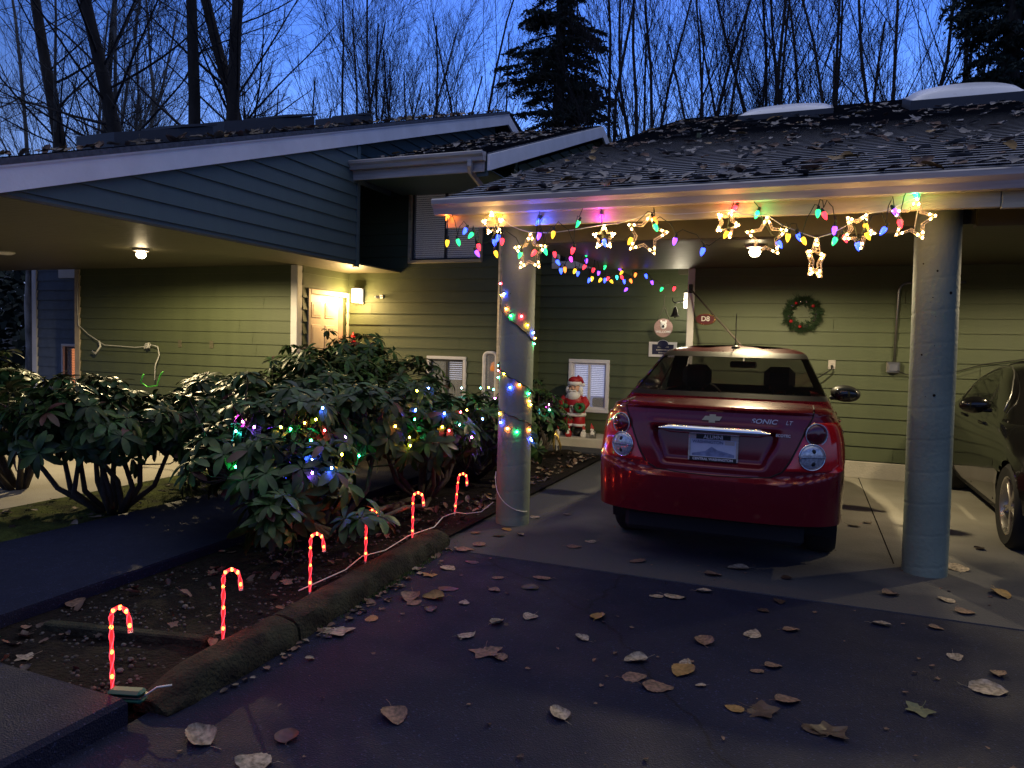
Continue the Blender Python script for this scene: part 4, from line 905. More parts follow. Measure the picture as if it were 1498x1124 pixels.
    # wheels
    for a in wy:
        for sx in(-1,1):
            Mx=Matrix.Translation((sx*T['wx'],a,T['wr']))@Matrix.Rotation(R(90)*sx,4,'Y')
            r=T['wr']
            tw=MB(); tw.lathe([(r*.66,-.09),(r*.9,-.105),(r*.985,-.08),(r,-.05),(r,.05),(r*.985,.08),(r*.9,.105),(r*.68,.09),(r*.66,.06)],48,Mx,cap=False)
            wo=build('wheel',tw,M['tyre'],root,smooth=True,angle=40)
            rm=MB(); rm.lathe([(r*.66,-.08),(r*.60,-.02),(r*.60,.05),(r*.66,.088),(r*.685,.092),(r*.68,.08)],48,Mx,cap=False)
            rm.lathe([(.001,.075),(.045,.07),(.05,.03),(.001,.02)],16,Mx)
            for k in range(rimspokes):
                A=Mx@Matrix.Rotation(TAU*k/rimspokes,4,'Z')
                for o_ in ((-.1,.1) if rimspokes<8 else (0,)):
                    rm.cbox(.03,r*.665,-.013,.013,.04,.07,.006,A@Matrix.Rotation(o_,4,'Z'))
            rm.lathe([(r*.58,-.03),(.001,-.03)],24,Mx,cap=False)
            build('rim',rm,M['rim'],wo,smooth=True,angle=30)
    # door mirrors
    for sx in(-1,1):
        y,z=T['mir']; w=MB(); Mx=Matrix.Translation((sx*(T['mx']+.12),y,z))
        w.ball((0,0,0),.125,.07,.075,18,10,Mx@Matrix.Rotation(sx*R(6),4,'Y')); w.cbox(-.13 if sx>0 else .0,.0 if sx>0 else .13,-.02,.035,-.06,-.02,.012,Mx)
        mo=build('door_mirror',w,M['black'] if rear else paintm,root,smooth=True,angle=50)
        w=MB(); w.ball((sx*(T['mx']+.12),y-.045,z),.10,.032,.056,16,8); build('mirror_glass',w,M['glassdark'],mo,smooth=True)
    # door handles, door gaps
    for sx in(-1,1):
        for (y,z) in T['handles']:
            wd=C.g('w',z); w=MB(); w.cbox(sx*wd-.012 if sx<0 else wd-.02,sx*wd+.02 if sx<0 else wd+.028,y-.09,y+.09,z-.013,z+.013,.01); build('door_handle',w,paintm,root,smooth=True,angle=40)
        w=MB()
        for pts in T['gaps']:
            w.tube([(sx*(C.g('w',z)+.0005),y,z) for y,z in pts],.0035,4)
        build('panel_gap',w,M['groove'],root)
    return root,C
# red saloon, tail towards the camera
zs=[.20,.24,.28,.32,.36,.40,.44,.48,.52,.56,.585,.60,.615,.63,.64,.65,.66,.67,.68,.69,.70,.71,.72,.73,.75,.77,.79,.81,.83,.85,.87,.89,.90,.91,.92,.93,.94,.95,.96,.97,.98,.99,1.0,1.01,1.02,1.03,1.04,1.05,1.06,1.07,1.08,1.086,1.091,1.095,1.10,1.106]
TR=dict(L=4.36,rear=True,D=.46,n=3.4,Df=.8,nf=2.6,zs=zs,axles=(.99,3.5),wr=.315,wx=.69,mx=.76,mir=(2.35,1.10),seats=[(1.75,1.10)],
 w=[(.20,.78),(.3,.81),(.42,.808),(.6,.813),(.75,.81),(.88,.798),(.96,.78),(1.02,.755),(1.06,.735),(1.085,.69),(1.095,.655),(1.106,.59)],
 yr=[(.20,.17),(.28,.115),(.36,.09),(.5,.078),(.62,.075),(.7,.075),(.8,.08),(.95,.098),(1.03,.11),(1.07,.125),(1.086,.155),(1.091,.22),(1.095,.33),(1.10,.46),(1.106,.62)],
 yf=[(.20,4.1),(.3,4.26),(.5,4.33),(.62,4.30),(.72,4.18),(.8,3.98),(.88,3.7),(.96,3.4),(1.03,3.15),(1.106,2.95)],
 handles=[(1.45,.93),(2.35,.92)],gaps=[[(1.13,.98),(1.2,.8),(1.36,.62),(1.42,.3)],[(2.05,1.04),(2.03,.7),(2.02,.28)],[(3.05,.98),(3.02,.6),(3.0,.3)],[(1.42,.285),(2.9,.285)]],
 cab=dict(D=.30,n=5.5,Df=.55,nf=3.2,gr=.92,zr0=1.118,zr1=1.445,zs0=1.06,zs1=1.405,archk=.24,ym=1.75,yh=.95,yb=2.02,
  w=[(1.0,.77),(1.06,.735),(1.12,.705),(1.25,.64),(1.38,.575),(1.43,.55),(1.455,.52),(1.475,.46),(1.49,.36),(1.498,.22)],
  yr=[(1.0,.44),(1.12,.62),(1.42,1.16),(1.45,1.24),(1.465,1.33),(1.48,1.46),(1.49,1.6),(1.498,1.75)],
  yf=[(1.0,3.2),(1.1,2.98),(1.42,2.42),(1.455,2.33),(1.475,2.22),(1.49,2.1),(1.498,2.0)]),
 gz=[1.0,1.03,1.06,1.09,1.118,1.15,1.18,1.21,1.24,1.27,1.30,1.33,1.36,1.385,1.405,1.425,1.445,1.455,1.465,1.475,1.484,1.491,1.498])
car,C=make_car('red_car','dark red saloon car parked nose in under the carport','car',TR,(0,0,0),0,M['redpaint'],None,9)
def on_rear(pts,off): return [tuple(C.rear(x,z,off)) for x,z in pts]
# lid gaps
w=MB()
for sx in(-1,1):
    pts=[(.605,1.075),(.60,1.04),(.565,.97),(.525,.87),(.475,.76),(.43,.69),(.36,.652),(.2,.640),(0,.636)]
    fine=[]
    for (a,b),(c,d) in zip(pts,pts[1:]):
        for k in range(6): fine.append((sx*(a+(c-a)*k/6),b+(d-b)*k/6))
    fine.append((0,.636)); w.tube(on_rear(fine,.0),.0045,5)
    w.tube([(sx*.605,C.rear(.605,1.075).y,1.078),(sx*.605,.19,1.0935),(sx*.60,.45,1.102)],.004,5)
build('boot_lid_gap',w,M['groove'],car)
# lamps: red housings that wrap the corner with two round lenses each
for sx in(-1,1):
    w=MB();P=[]
    zz=[.698,.705,.72,.75,.78,.81,.84,.87,.90,.93,.96,.985,1.0,1.01]
    for z in zz:
        xi=lerp_tab([(.69,.445),(.76,.485),(.87,.535),(.97,.575),(1.01,.60)],z); xo=lerp_tab([(.69,.765),(.74,.79),(.9,.80),(.97,.785),(1.01,.76)],z)
        wd=C.g('w',z)
        pi=None
        # invert x -> phi
        def inv(x):
            lo,hi=0,math.pi/2*.999
            for _ in range(30):
                m_=(lo+hi)/2
                if abs(C.wrap(m_,z).x)<x: lo=m_
                else: hi=m_
            return lo
        p0=inv(xi); p1=inv(min(xo,wd*.985)); p1=p1+ (0 if z in(.698,1.01) else .10)
        edge=(z in (.698,1.01))
        row=[]
        for k in range(15):
            ph=p0+(p1-p0)*k/14; off=.001 if (edge or k in(0,14)) else .010
            row.append(C.wrap(sx*ph,z,off if sx>0 else off))
        P.append(row)
    if sx<0: P=[list(reversed(r)) for r in P]
    w.grid(P); lo=build('tail_lamp',w,M['lampred'],car,smooth=True,angle=60)
    for (x,z,r,mm,nm) in ((.620,.935,.070,'lampred2','upper_lens'),(.600,.795,.082,'lampclear','lower_lens')):
        c=C.rear(sx*x,z,.008); e=.02
        a=(C.rear(sx*x+e,z,.008)-C.rear(sx*x-e,z,.008)).normalized(); b=Vector((0,0,1)); nn=a.cross(b).normalized(); 
        if nn.y>0: nn=-nn
        b=nn.cross(a) if nn.cross(a).z>0 else -nn.cross(a)
        nn=(nn+Vector((sx*.10,0,0))).normalized()
        Mx=Matrix(((a.x,b.x,nn.x,c.x),(a.y,b.y,nn.y,c.y),(a.z,b.z,nn.z,c.z),(0,0,0,1)))
        q=MB(); q.lathe([(r*.96,.0),(r*.93,.010),(r*.75,.018),(r*.4,.024),(.001,.026)],32,Mx,cap=False); 
        lens=build(nm,q,M[mm] if mm in M else mat('deep_red_lens',(.08,.004,.012),.1,var=.3,vscale=40,coat=1),lo,smooth=True)
        q=MB(); q.tube([tuple(Mx@Vector((r*math.cos(TAU*k/40),r*math.sin(TAU*k/40),.008))) for k in range(41)],.0042,6,cap=False); build('lens_ring',q,M['chrome'] if mm=='lampclear' else M['lampclear'],lo,smooth=True)
        if mm=='lampclear':
            q=MB(); q.box(-r*.95,r*.95,-.002,.002,.018,.028,Mx); build('lens_bar',q,M['chrome'],lo)
            q=MB(); q.ball(tuple(Mx@Vector((0,.038,.018))),.017,.008,.017); q.ball(tuple(Mx@Vector((0,-.038,.018))),.017,.008,.017); build('lamp_socket',q,M['black'],lo,smooth=True)
# chrome strip
w=MB();P=[]
for k in range(33):
    x=-.355+.71*k/32; e=min(k,32-k); hh=.027 if e>2 else .008+.006*e
    zc=.930; row=[]
    for a in range(9):
        t=math.pi*a/8; row.append(tuple(C.rear(x,.955,0)+Vector((0,-.028*math.sin(t)-.004,zc-.955+hh*math.cos(t)))))
    P.append(row)
w.grid(P); build('chrome_strip',w,M['chrome'],car,smooth=True)
yb=C.rear(0,.81).y
# plate
w=MB(); w.cbox(-.15,.15,yb-.012,yb-.006,.735,.885,.002); pl=build('licence_plate',w,M['plate'],car)
w=MB()
for a in((-.16,.16,.868,.896),(-.16,.16,.724,.752),(-.16,-.146,.752,.868),(.146,.16,.752,.868)): w.cbox(a[0],a[1],yb-.02,yb-.004,a[2],a[3],.003)
build('plate_frame',w,M['gutter'],pl)
w=MB(); w.box(-.11,.11,yb-.0215,yb-.0195,.868,.897); w.box(-.15,.15,yb-.0215,yb-.0195,.722,.750); build('frame_band',w,M['black'],pl)
w=MB(); poly=[(-.135,.757),(.135,.757),(.135,.775),(.08,.79),(.03,.80),(-.01,.822),(-.05,.79),(-.135,.772)]; w.prism([(x,z-.002) for x,z in poly],.0004,Matrix.Translation((0,yb-.0128,0))); build('mountain_print',w,mat('plate_mountain_print',(.2,.24,.38),.5,var=.3,vscale=30),pl)
w=MB(); w.box(.075,.135,yb-.0128,yb-.0122,.835,.862); build('plate_sticker',w,M['gutter'],pl)
text('ALUMNI',.034,(0,yb-.0225,.8825),M['white'],pl,bold=.0006); text('CENTRAL WASHINGTON',.0225,(0,yb-.0225,.736),M['white'],pl,bold=.0005)
text('WASHINGTON',.029,(-.035,yb-.0135,.848),mat('plate_navy_ink',(.02,.03,.12),.5,var=0),pl)
# bow tie emblem, badges
cy_=C.rear(-.04,1.005).y
w=MB(); E=[(-.062,-.004),(-.046,.018),(-.018,.018),(-.018,.030),(.022,.030),(.022,.018),(.062,.018),(.046,-.010),(.018,-.010),(.018,-.024),(-.022,-.024),(-.022,-.010),(-.066,-.010)]
w.prism([(x-.01,z+1.005) for x,z in E],.010,Matrix.Translation((0,cy_-.012,0))); build('emblem',w,mat('gold_emblem',(.8,.68,.42),.3,.6,var=0),car)
M['badge']=mat('badge_chrome',(.75,.72,.75),.35,.4,var=0)
bx=.42; o=text('SONIC',.042,(.31,C.rear(.36,1.0,.0).y-.006,1.005),M['badge'],car,ext=.003,bold=.0006); o.data.shear=.25; o.scale=(1.25,1,1)
o=text('LT',.036,(.46,C.rear(.46,1.0,.0).y-.006,1.003),M['badge'],car,ext=.003); o.data.shear=.25
o=text('ECOTEC',.023,(.43,C.rear(.43,.92,.0).y-.005,.922),M['badge'],car,ext=.003,bold=.0006)
for o in [q for q in car.children if q.type=='FONT']: o.name='badge'
# antenna
w=MB(); w.tube([(.0,1.44,1.465),(.0,1.43,1.76)],[.005,.003],5); build('antenna',w,M['black'],car)
w=MB(); w.ball((0,1.45,1.478),.035,.055,.022); w.cbox(-.012,.012,1.36,1.45,1.44,1.48,.006); build('antenna_base',w,M['black'],car,smooth=True)
w=MB(); w.cbox(-.14,.14,1.20,1.24,1.415,1.43,.006); build('brake_light',w,M['lampred'],car)
w=MB(); 
for k in range(-9,10): pass
w.ball((.79,.55,.93),.012,.02,.018); build('fuel_cap',w,M['black'],car)
car.location=(-.55,4.87,0); car.rotation_euler=(0,0,0)
# black saloon, nose towards the camera
TB=dict(L=4.6,D=.5,n=3.2,Df=.75,nf=2.4,zs=[.2,.26,.32,.38,.44,.5,.55,.6,.65,.7,.75,.8,.84,.88,.91,.94,.96,.975,.985],axles=(1.0,3.72),wr=.325,wx=.80,mx=.86,mir=(2.86,1.04),seats=[(2.1,1.02)],
 w=[(.20,.85),(.3,.885),(.45,.90),(.6,.905),(.75,.895),(.86,.87),(.92,.83),(.96,.77),(.985,.70)],
 yr=[(.2,.2),(.5,.02),(.8,.06),(.95,.12),(.97,.2),(.985,.5)],
 yf=[(.2,4.45),(.35,4.58),(.55,4.58),(.68,4.45),(.78,4.2),(.86,3.9),(.93,3.6),(.985,3.3)],
 handles=[(1.75,.88),(2.60,.87)],gaps=[[(1.25,.86),(1.4,.5),(1.5,.3)],[(2.35,.9),(2.33,.28)],[(3.3,.9),(3.25,.6),(3.2,.28)]],
 cab=dict(D=.35,n=4,Df=.7,nf=3,gr=.85,zr0=1.0,zr1=1.37,zs0=.975,zs1=1.36,archk=.34,ym=2.05,yh=1.1,yb=2.33,
  w=[(.9,.83),(.97,.79),(1.1,.73),(1.25,.66),(1.36,.58),(1.40,.5),(1.43,.36),(1.44,.2)],
  yr=[(.9,.6),(1.0,.75),(1.3,1.3),(1.4,1.6),(1.44,2.0)],
  yf=[(.9,3.6),(1.0,3.4),(1.36,2.65),(1.4,2.5),(1.44,2.25)]),
 gz=[.9,.94,.975,1.01,1.05,1.09,1.13,1.17,1.21,1.24,1.27,1.30,1.33,1.36,1.38,1.4,1.415,1.43,1.44])
car2,C2=make_car('black_car','glossy black saloon facing out of the right carport stall','car',TB,(0,0,0),0,M['blackpaint'],None,5,rear=False)
w=MB()
for sx in(-1,1): w.ball((sx*.62,4.33,.70),.16,.17,.06,16,8)
build('headlight',w,M['lampclear'],car2,smooth=True)
w=MB(); w.cbox(-.38,.38,4.56,4.60,.45,.62,.02); build('grille',w,M['black'],car2)
for sx in(-1,1):   # bright strip round the side windows
    w=MB(); pts=[]
    for k in range(25):
        t=k/24; y=1.12+(2.95-1.12)*t; z=1.0+.375*math.sin(math.pi*t)**.55
        wd=lerp_tab(TB['cab']['w'],z); pts.append((sx*(wd+.004),y,z))
    w.tube(pts,.006,5); build('window_strip',w,M['steel'],car2,smooth=True)
car2.location=(2.36,10.35,0); car2.rotation_euler=(0,0,math.pi)

# ------------------------------------------------------------------ santa and small figures
SX,SY,SZ=-3.12,10.30,.17
M['santared']=mat('santa_red_paint',(.36,.012,.018),.45,var=.12,vscale=12)
t=thing('santa_figure','plastic santa figure holding a small green wreath in front of the porch window','figure',(SX,SY,SZ))
def T3(x,y,z): return (SX+x,SY+y,SZ+z)
S=.94
w=MB(); 
for s in(-1,1): w.ball(T3(s*.085,-.03,.05),.075,.11,.055); w.lathe([(.065,0),(.06,.12),(.07,.15)],16,Matrix.Translation(T3(s*.08,0,.04)))
build('boots',w,M['black'],t,smooth=True)
w=MB()
for s in(-1,1): w.lathe([(.02,.12),(.088,.13),(.095,.2),(.09,.28),(.07,.33)],20,Matrix.Translation(T3(s*.075,0,.0)))
build('trousers',w,M['santared'],t,smooth=True)
w=MB()
for s in(-1,1): w.lathe([(.06,.13),(.098,.14),(.104,.155),(.098,.175),(.06,.18)],20,Matrix.Translation(T3(s*.075,0,.0)))
w.lathe([(.10,.28),(.175,.285),(.185,.305),(.178,.335),(.10,.34)],28,Matrix.Translation(T3(0,0,0)),sy=.75)
w.cbox(-.028,.028,-.142,-.115,.33,.45,.012,Matrix.Translation(T3(0,0,0)))
build('fur_trim',w,M['white'],t,smooth=True)
w=MB(); w.lathe([(.05,.30),(.165,.32),(.165,.38),(.150,.44),(.152,.50),(.13,.57),(.07,.62),(.001,.64)],28,Matrix.Translation(T3(0,0,0)),sy=.78)
for s in(-1,1): w.tube([T3(s*.13,0,.55),T3(s*.185,-.02,.47),T3(s*.165,-.10,.41),T3(s*.10,-.135,.43)],[.055,.056,.05,.042],12)
build('coat',w,M['santared'],t,smooth=True)
w=MB(); w.lathe([(.158,.405),(.162,.41),(.162,.44),(.156,.445)],28,Matrix.Translation(T3(0,0,0)),sy=.79,cap=False); build('belt',w,M['black'],t,smooth=True)
w=MB(); w.cbox(-.03,.03,-.135,-.122,.40,.45,.008,Matrix.Translation(T3(0,0,0))); build('belt_buckle',w,M['gold'],t)
w=MB(); w.ball(T3(.09,-.16,.43),.035); w.ball(T3(-.085,-.155,.44),.042,.035,.035); build('gloves',w,M['green'],t,smooth=True)
w=MB(); w.ball(T3(0,-.01,.69),.085,.08,.09); w.ball(T3(0,-.095,.685),.018,.018,.015); w.ball(T3(-.04,-.073,.675),.026,.02,.022); w.ball(T3(.04,-.073,.675),.026,.02,.022); build('face',w,M['skin'],t,smooth=True)
w=MB(); w.ball(T3(-.03,-.083,.71),.009,.006,.010); w.ball(T3(.03,-.083,.71),.009,.006,.010); build('eyes',w,M['black'],t,smooth=True)
w=MB(); rr=random.Random(9)
w.ball(T3(0,-.05,.575),.105,.075,.085)
for k in range(46):
    a=R(rr.uniform(-175,-5)); b=rr.uniform(.2,1); w.ball(T3(.115*math.cos(a)*b,-.06-.035*rr.random()+.04*abs(math.cos(a)),.63+.13*math.sin(a)*b),.024,.018,.035,8,6)
for s in(-1,1):
    w.ball(T3(s*.03,-.098,.655),.032,.014,.014); w.ball(T3(s*.095,-.01,.66),.035,.05,.06)
    w.ball(T3(s*.032,-.082,.73),.02,.01,.008)
build('beard',w,M['white'],t,smooth=True)
w=MB(); w.lathe([(.085,.73),(.105,.735),(.108,.76),(.1,.785),(.06,.79)],22,Matrix.Translation(T3(0,0,0))); w.ball(T3(.12,.02,.74),.03); build('hat_brim',w,M['white'],t,smooth=True)
w=MB(); w.lathe([(.098,.78),(.09,.82),(.055,.85),(.001,.86)],22,Matrix.Translation(T3(0,0,0))); w.tube([T3(.03,0,.84),T3(.09,.01,.82),T3(.118,.02,.76)],[.045,.03,.018],10); build('hat',w,M['santared'],t,smooth=True)
def torus(w,c,Rr,r,axis='y',n=20,m=8):
    P=[]
    for i in range(n):
        a=TAU*i/n; row=[]
        for j in range(m):
            b=TAU*j/m; q=Rr+r*math.cos(b); row.append((c[0]+q*math.cos(a),c[1]+r*math.sin(b),c[2]+q*math.sin(a)))
        P.append(row)
    P.append(P[0]); w.grid(P,close=True)
w=MB(); torus(w,T3(.135,-.17,.425),.055,.028); hw=build('hand_wreath',w,M['green'],t,smooth=True)
w=MB(); w.ball(T3(.115,-.185,.50),.022,.012,.016); w.ball(T3(.155,-.185,.50),.022,.012,.016); w.ball(T3(.135,-.19,.497),.01); build('bow',w,M['santared'],hw,smooth=True)
w=MB(); w.ball(T3(-.19,-.08,.41),.06,.05,.065); build('sack',w,mat('grey_green_sack',(.09,.14,.10),.6,var=.3,vscale=25),t,smooth=True)
def gnome(x,y,label,col,col2,h,lean=0):
    t=thing('gnome_figure',label,'figurine',(x,y,SZ),group=None)
    w=MB(); w.lathe([(.001,0),(.035*h,.0),(.042*h,.03*h),(.034*h,.07*h),(.012*h,.09*h)],14,Matrix.Translation((x,y,SZ))); build('body',w,col2,t,smooth=True)
    w=MB(); w.ball((x+lean,y-.012,SZ+.092*h),.022*h); w.ball((x,y-.03*h,SZ+.05*h),.022*h,.012,.03*h); build('head',w,M['white'],t,smooth=True)
    w=MB(); w.lathe([(.026*h,0),(.022*h,.02*h),(.008*h,.055*h),(.001,.07*h)],12,Matrix.Translation((x+lean,y,SZ+.10*h))@Matrix.Rotation(R(-12),4,'Y')); build('hat',w,col,t,smooth=True)
gnome(-3.30,10.12,'tiny figurine at the left foot of the santa, red hat and white body',M['red'],M['white'],.9)
gnome(-3.13,10.09,'tiny red and white figurine right in front of the santa boots',M['red'],M['santared'],1.15)
gnome(-2.92,10.13,'small white figurine with a thin red hat just right of the santa',M['red'],M['white'],1.05,.01)
gnome(-2.78,10.13,'dark bodied figurine with a tall red hat furthest right of the santa',M['red'],M['steel'],1.25,-.01)
# ornaments by the shrub
t=thing('hanging_ornament','large green and red glass ornament hanging at the shrub left of the santa','ornament',(-3.28,9.3,.62))
w=MB(); w.lathe([(.001,-.11),(.05,-.09),(.085,-.03),(.085,.03),(.05,.09),(.012,.11)],18,Matrix.Translation((-3.28,9.3,.50))); build('glass_drop',w,mat('green_red_ornament',(.03,.15,.06),.25,var=.6,vscale=9,col2=(.35,.05,.02)),t,smooth=True)
w=MB(); w.lathe([(.014,0),(.014,.03),(.001,.035)],10,Matrix.Translation((-3.28,9.3,.61))); w.tube([(-3.28,9.3,.64),(-3.28,9.3,.85)],.003,4); build('hook',w,M['gold'],t,smooth=True)
t=thing('yard_ornament','slim curved gold and white yard ornament beside the santa','ornament',(-3.10,9.5,.05))
w=MB()
for s in(-1,1): w.tube([(-3.12,9.5,.32),(-3.12+s*.03,9.49,.22),(-3.10+s*.05,9.5,.10),(-3.10+s*.04,9.5,.04)],[.006,.018,.014,.006],8)
build('wings',w,M['gold'],t,smooth=True); w=MB(); w.tube([(-3.10,9.5,.0),(-3.115,9.5,.30)],.005,5); build('stake',w,M['white'],t)
# ------------------------------------------------------------------ christmas lights
def bulb_mesh(name,r,h,n=10):
    mb=MB(); mb.lathe([(.001,-h),(r*.45,-h*.86),(r*.85,-h*.55),(r,-h*.22),(r*.8,0),(r*.5,h*.08)],n); 
    me=bpy.data.meshes.new(name); me.from_pydata(mb.v,[],mb.f); me.polygons.foreach_set('use_smooth',[True]*len(me.polygons)); return me
C9={k:bulb_mesh('bulb_'+_n[k],.0165,.054) for k in BC}; C9s={k:bulb_mesh('small_bulb_'+_n[k],.019,.058) for k in BC}
def mini_mesh(name,r):
    mb=MB(); mb.ball((0,0,0),r,r,r*1.3,8,5); me=bpy.data.meshes.new(name); me.from_pydata(mb.v,[],mb.f); me.polygons.foreach_set('use_smooth',[True]*len(me.polygons)); return me
MI={k:mini_mesh('mini_light_'+_n[k],.0046) for k in BC}
for d,mm in((C9,BM),(C9s,BM),(MI,MM)):
    for k in BC: d[k].materials.append(mm[k])
def inst(name,me,loc,parent,rot=(0,0,0)):
    o=bpy.data.objects.new(name,me); COL.objects.link(o); o.parent=parent; o.location=Vector(loc)-wloc(parent); o.rotation_euler=rot; return o
lr=random.Random(21)
t=thing('light_string','string of large coloured bulbs looped along the cream carport fascia','light string',(-.8,5.15,2.40))
cw=MB(); prev=None
for i,(x,y,z,c) in enumerate(EAVE):
    up=lr.random()<.12
    rot=(R(lr.uniform(-20,20)),R(lr.uniform(-35,35)),0)
    top=Vector((x,y,z))+Vector((0,0,.018))
    inst('bulb',C9[c],(x,y,z+.018),t,rot)
    if z>2.36: plight('bulb_light',(x,5.145,z-.004),{'b':2.6,'v':1.6,'r':.9,'m':.9,'o':.7}.get(c,.55),BC[c],t,.012)
    Rm=Matrix.Rotation(rot[1],4,'Y')@Matrix.Rotation(rot[0],4,'X')
    cw.lathe([(.0105,.0),(.0115,.006),(.009,.028),(.004,.032)],8,Matrix.Translation(top)@Rm)
    a=top+Vector((0,0,.03))
    if prev is not None and abs(a.x-prev.x)<.42:
        L_=(a-prev).length; k=lr.uniform(.03,.08) if z>2.3 or lr.random()<.5 else -.04
        mid=(a+prev)/2+Vector((0,-.01,k)); q1=prev.lerp(mid,.5)+Vector((0,-.006,k*.55)); q2=a.lerp(mid,.5)+Vector((0,-.006,k*.55))
        cw.tube([prev,q1,mid,q2,a],.0032,5,cap=False)
    elif prev is not None:
        mid=(a+prev)/2+Vector((0,0,-.05)); cw.tube([prev,mid,a],.0032,5,cap=False)
    prev=a
build('cord',cw,M['wire_green'],t,smooth=True)
t=thing('light_string','denser string of coloured bulbs running back along the left edge of the carport ceiling','light string',(-2.36,8,2.45))
cw=MB(); pts=[]
for i,(x,y,z,c) in enumerate(SIDE):
    rot=(R(lr.uniform(-35,35)),R(lr.uniform(-35,35)),0)
    inst('bulb',C9s[c],(x,y,z+.015),t,rot); cw.lathe([(.011,0),(.009,.028)],7,Matrix.Translation((x,y,z+.012)))
    pts.append((y,x,z))
pts.sort()
for (a,b) in zip(pts,pts[1:]):
    A=Vector((a[1],a[0],a[2]+.04)); B=Vector((b[1],b[0],b[2]+.04)); 
    if (A-B).length<1.6: cw.tube([A,(A+B)/2+Vector((0,0,.02)),B],.004,4,cap=False)
build('cord',cw,M['wire_green'],t)
t=thing('mini_light_string','string of mini coloured lights wound round the left column','light string',(-2.185,5.42,1.2))
cw=MB()
for (x,y,z,c) in POSTB: 
    inst('mini_light',MI[c],(x,y,z),t)
    cw.lathe([(.004,0),(.004,.02)],5,Matrix.Translation((x,y,z+.004)))
for (z0,z1) in ((1.78,1.50),(1.29,1.10),(.96,.83)):
    pts=[]
    for k in range(31):
        th=R(200+ (350-200)*k/30)+0
        zz=z0+(z1-z0)*k/30+.004*math.sin(k*.8)
        pts.append((-2.185+.143*math.cos(th),5.57+.143*math.sin(th),zz))
    cw.tube(pts,.0055,5)
    back=[]
    for k in range(13):
        th=R(350+(560-350)*k/12); back.append((-2.185+.143*math.cos(th),5.57+.143*math.sin(th),z1-(.20)*k/12))
    cw.tube(back,.005,5)
build('cord',cw,M['wire_green'],t,smooth=True)
MB_={}
for k in BC:
    MB_[k]=mini_mesh('hedge_light_'+_n[k],.0064); MB_[k].materials.append(emis('lit_%s_hedge_light'%_n[k],BC[k],{'b':620,'v':480,'y':200,'g':260}.get(k,320)))
t=thing('mini_light_string','mini coloured lights threaded through the rhododendron hedge','light string',(-3.3,5.5,.9))
cw=MB(); prev=None; sb=sorted(BUSHB,key=lambda q:q[1]+q[0]*.3)
for (x,y,z,c) in sb:
    inst('mini_light',MB_[c],(x,y,z),t)
    a=Vector((x,y,z+.012))
    if prev is not None and (a-prev).length<.9: cw.tube([prev,(a+prev)/2+Vector((0,.04,-.05)),a],.002,4,cap=False)
    prev=a
build('cord',cw,M['wire_green'],t)
# star lights
t=thing('star_light_string','string of nine clear five pointed star lights with warm white lamps under the fascia','light string',(-.8,5.1,2.38))
stm=mini_mesh('warm_star_lamp',.0060); stm.materials.append(M['warmbulb'])
cw=MB(); prevw=None
for (x,y,z,d,yaw,tilt) in STARS:
    Mx=Matrix.Translation((x,y-.012,z))@Matrix.Rotation(R(yaw),4,'Z')@Matrix.Rotation(R(-8),4,'Z')@Matrix.Rotation(R(tilt),4,'Y')
    ro=d/2; ri=ro*.50; pts=[]
    for k in range(10):
        a=R(90+36*k); q=ro if k%2==0 else ri; pts.append((q*math.cos(a),q*math.sin(a)))
    sm_=MB()
    for dy in(-.012,.012):
        for sc_ in (1,.80):
            loop=[tuple(Mx@Vector((px_*sc_,dy,pz_*sc_))) for px_,pz_ in pts]; loop.append(loop[0]); sm_.tube(loop,.0028,5,cap=False)
    for k in range(10):
        (a,b),(c_,e_)=pts[k],pts[(k+1)%10]
        for q in (0,.25,.5,.75):
            px_,pz_=a+(c_-a)*q,b+(e_-b)*q
            sm_.tube([tuple(Mx@Vector((px_,-.012,pz_))),tuple(Mx@Vector((px_*.8,.012,pz_*.8)))],.0018,4,cap=False)
            sm_.tube([tuple(Mx@Vector((px_*.8,-.012,pz_*.8))),tuple(Mx@Vector((px_,.012,pz_)))],.0018,4,cap=False)
    so=build('star',sm_,M['clear'],t,smooth=True)
    for k in range(5):
        a=R(90+72*k)
        for (rr_,da) in ((.90,0),(.70,9),(.70,-9)):
            q=ro*rr_; p=Mx@Vector((q*math.cos(a+R(da)),0,q*math.sin(a+R(da)))); inst('lamp',stm,p,so)
    plight('star_glow',(x,5.09,z+.02),.75,(1,.55,.12),so,.03)
    top=Mx@Vector((0,0,ro))
    if prevw is not None: 
        L_=(top-prevw).length; cw.tube([prevw,prevw.lerp(top,.3)+Vector((0,-.01,-.02)),prevw.lerp(top,.65)+Vector((0,-.01,-.015)),top],.0032,5,cap=False)
    prevw=top
cw.tube([prevw,prevw+Vector((-.01,.03,.10)),prevw+Vector((.02,.03,.03)),prevw+Vector((.0,.1,-.2))],.003,5)
build('cord',cw,M['wire_white'],t,smooth=True)
# cords: down the left column and along the bed
t=thing('extension_cord','white cord hooked round the foot of the left column and trailing into the planting bed','cord',(-2.5,5.3,.05))
w=MB(); pts=[]
for k in range(16):
    th=R(195+(345-195)*k/15); s=k/15
    pts.append((-2.185+.145*math.cos(th),5.57+.145*math.sin(th),.42-.30*math.sin(s*math.pi*.5)**.7+.0))
w.tube(pts,.0035,5)
w.tube([(-2.33,5.50,.17),(-2.40,5.42,.10),(-2.52,5.40,.075),(-2.62,5.42,.07),(-2.60,5.25,.09),(-2.53,5.0,.13),(-2.50,4.8,.10),(-2.60,4.6,.07),(-2.55,4.2,.07),(-2.60,4.0,.075),(-2.52,3.7,.08),(-2.55,3.3,.07)],.004,5)
w.tube([(-2.64,5.45,.07),(-2.66,5.44,.12),(-2.64,5.46,.16)],.003,5)
build('cord',w,M['wire_white'],t,smooth=True)
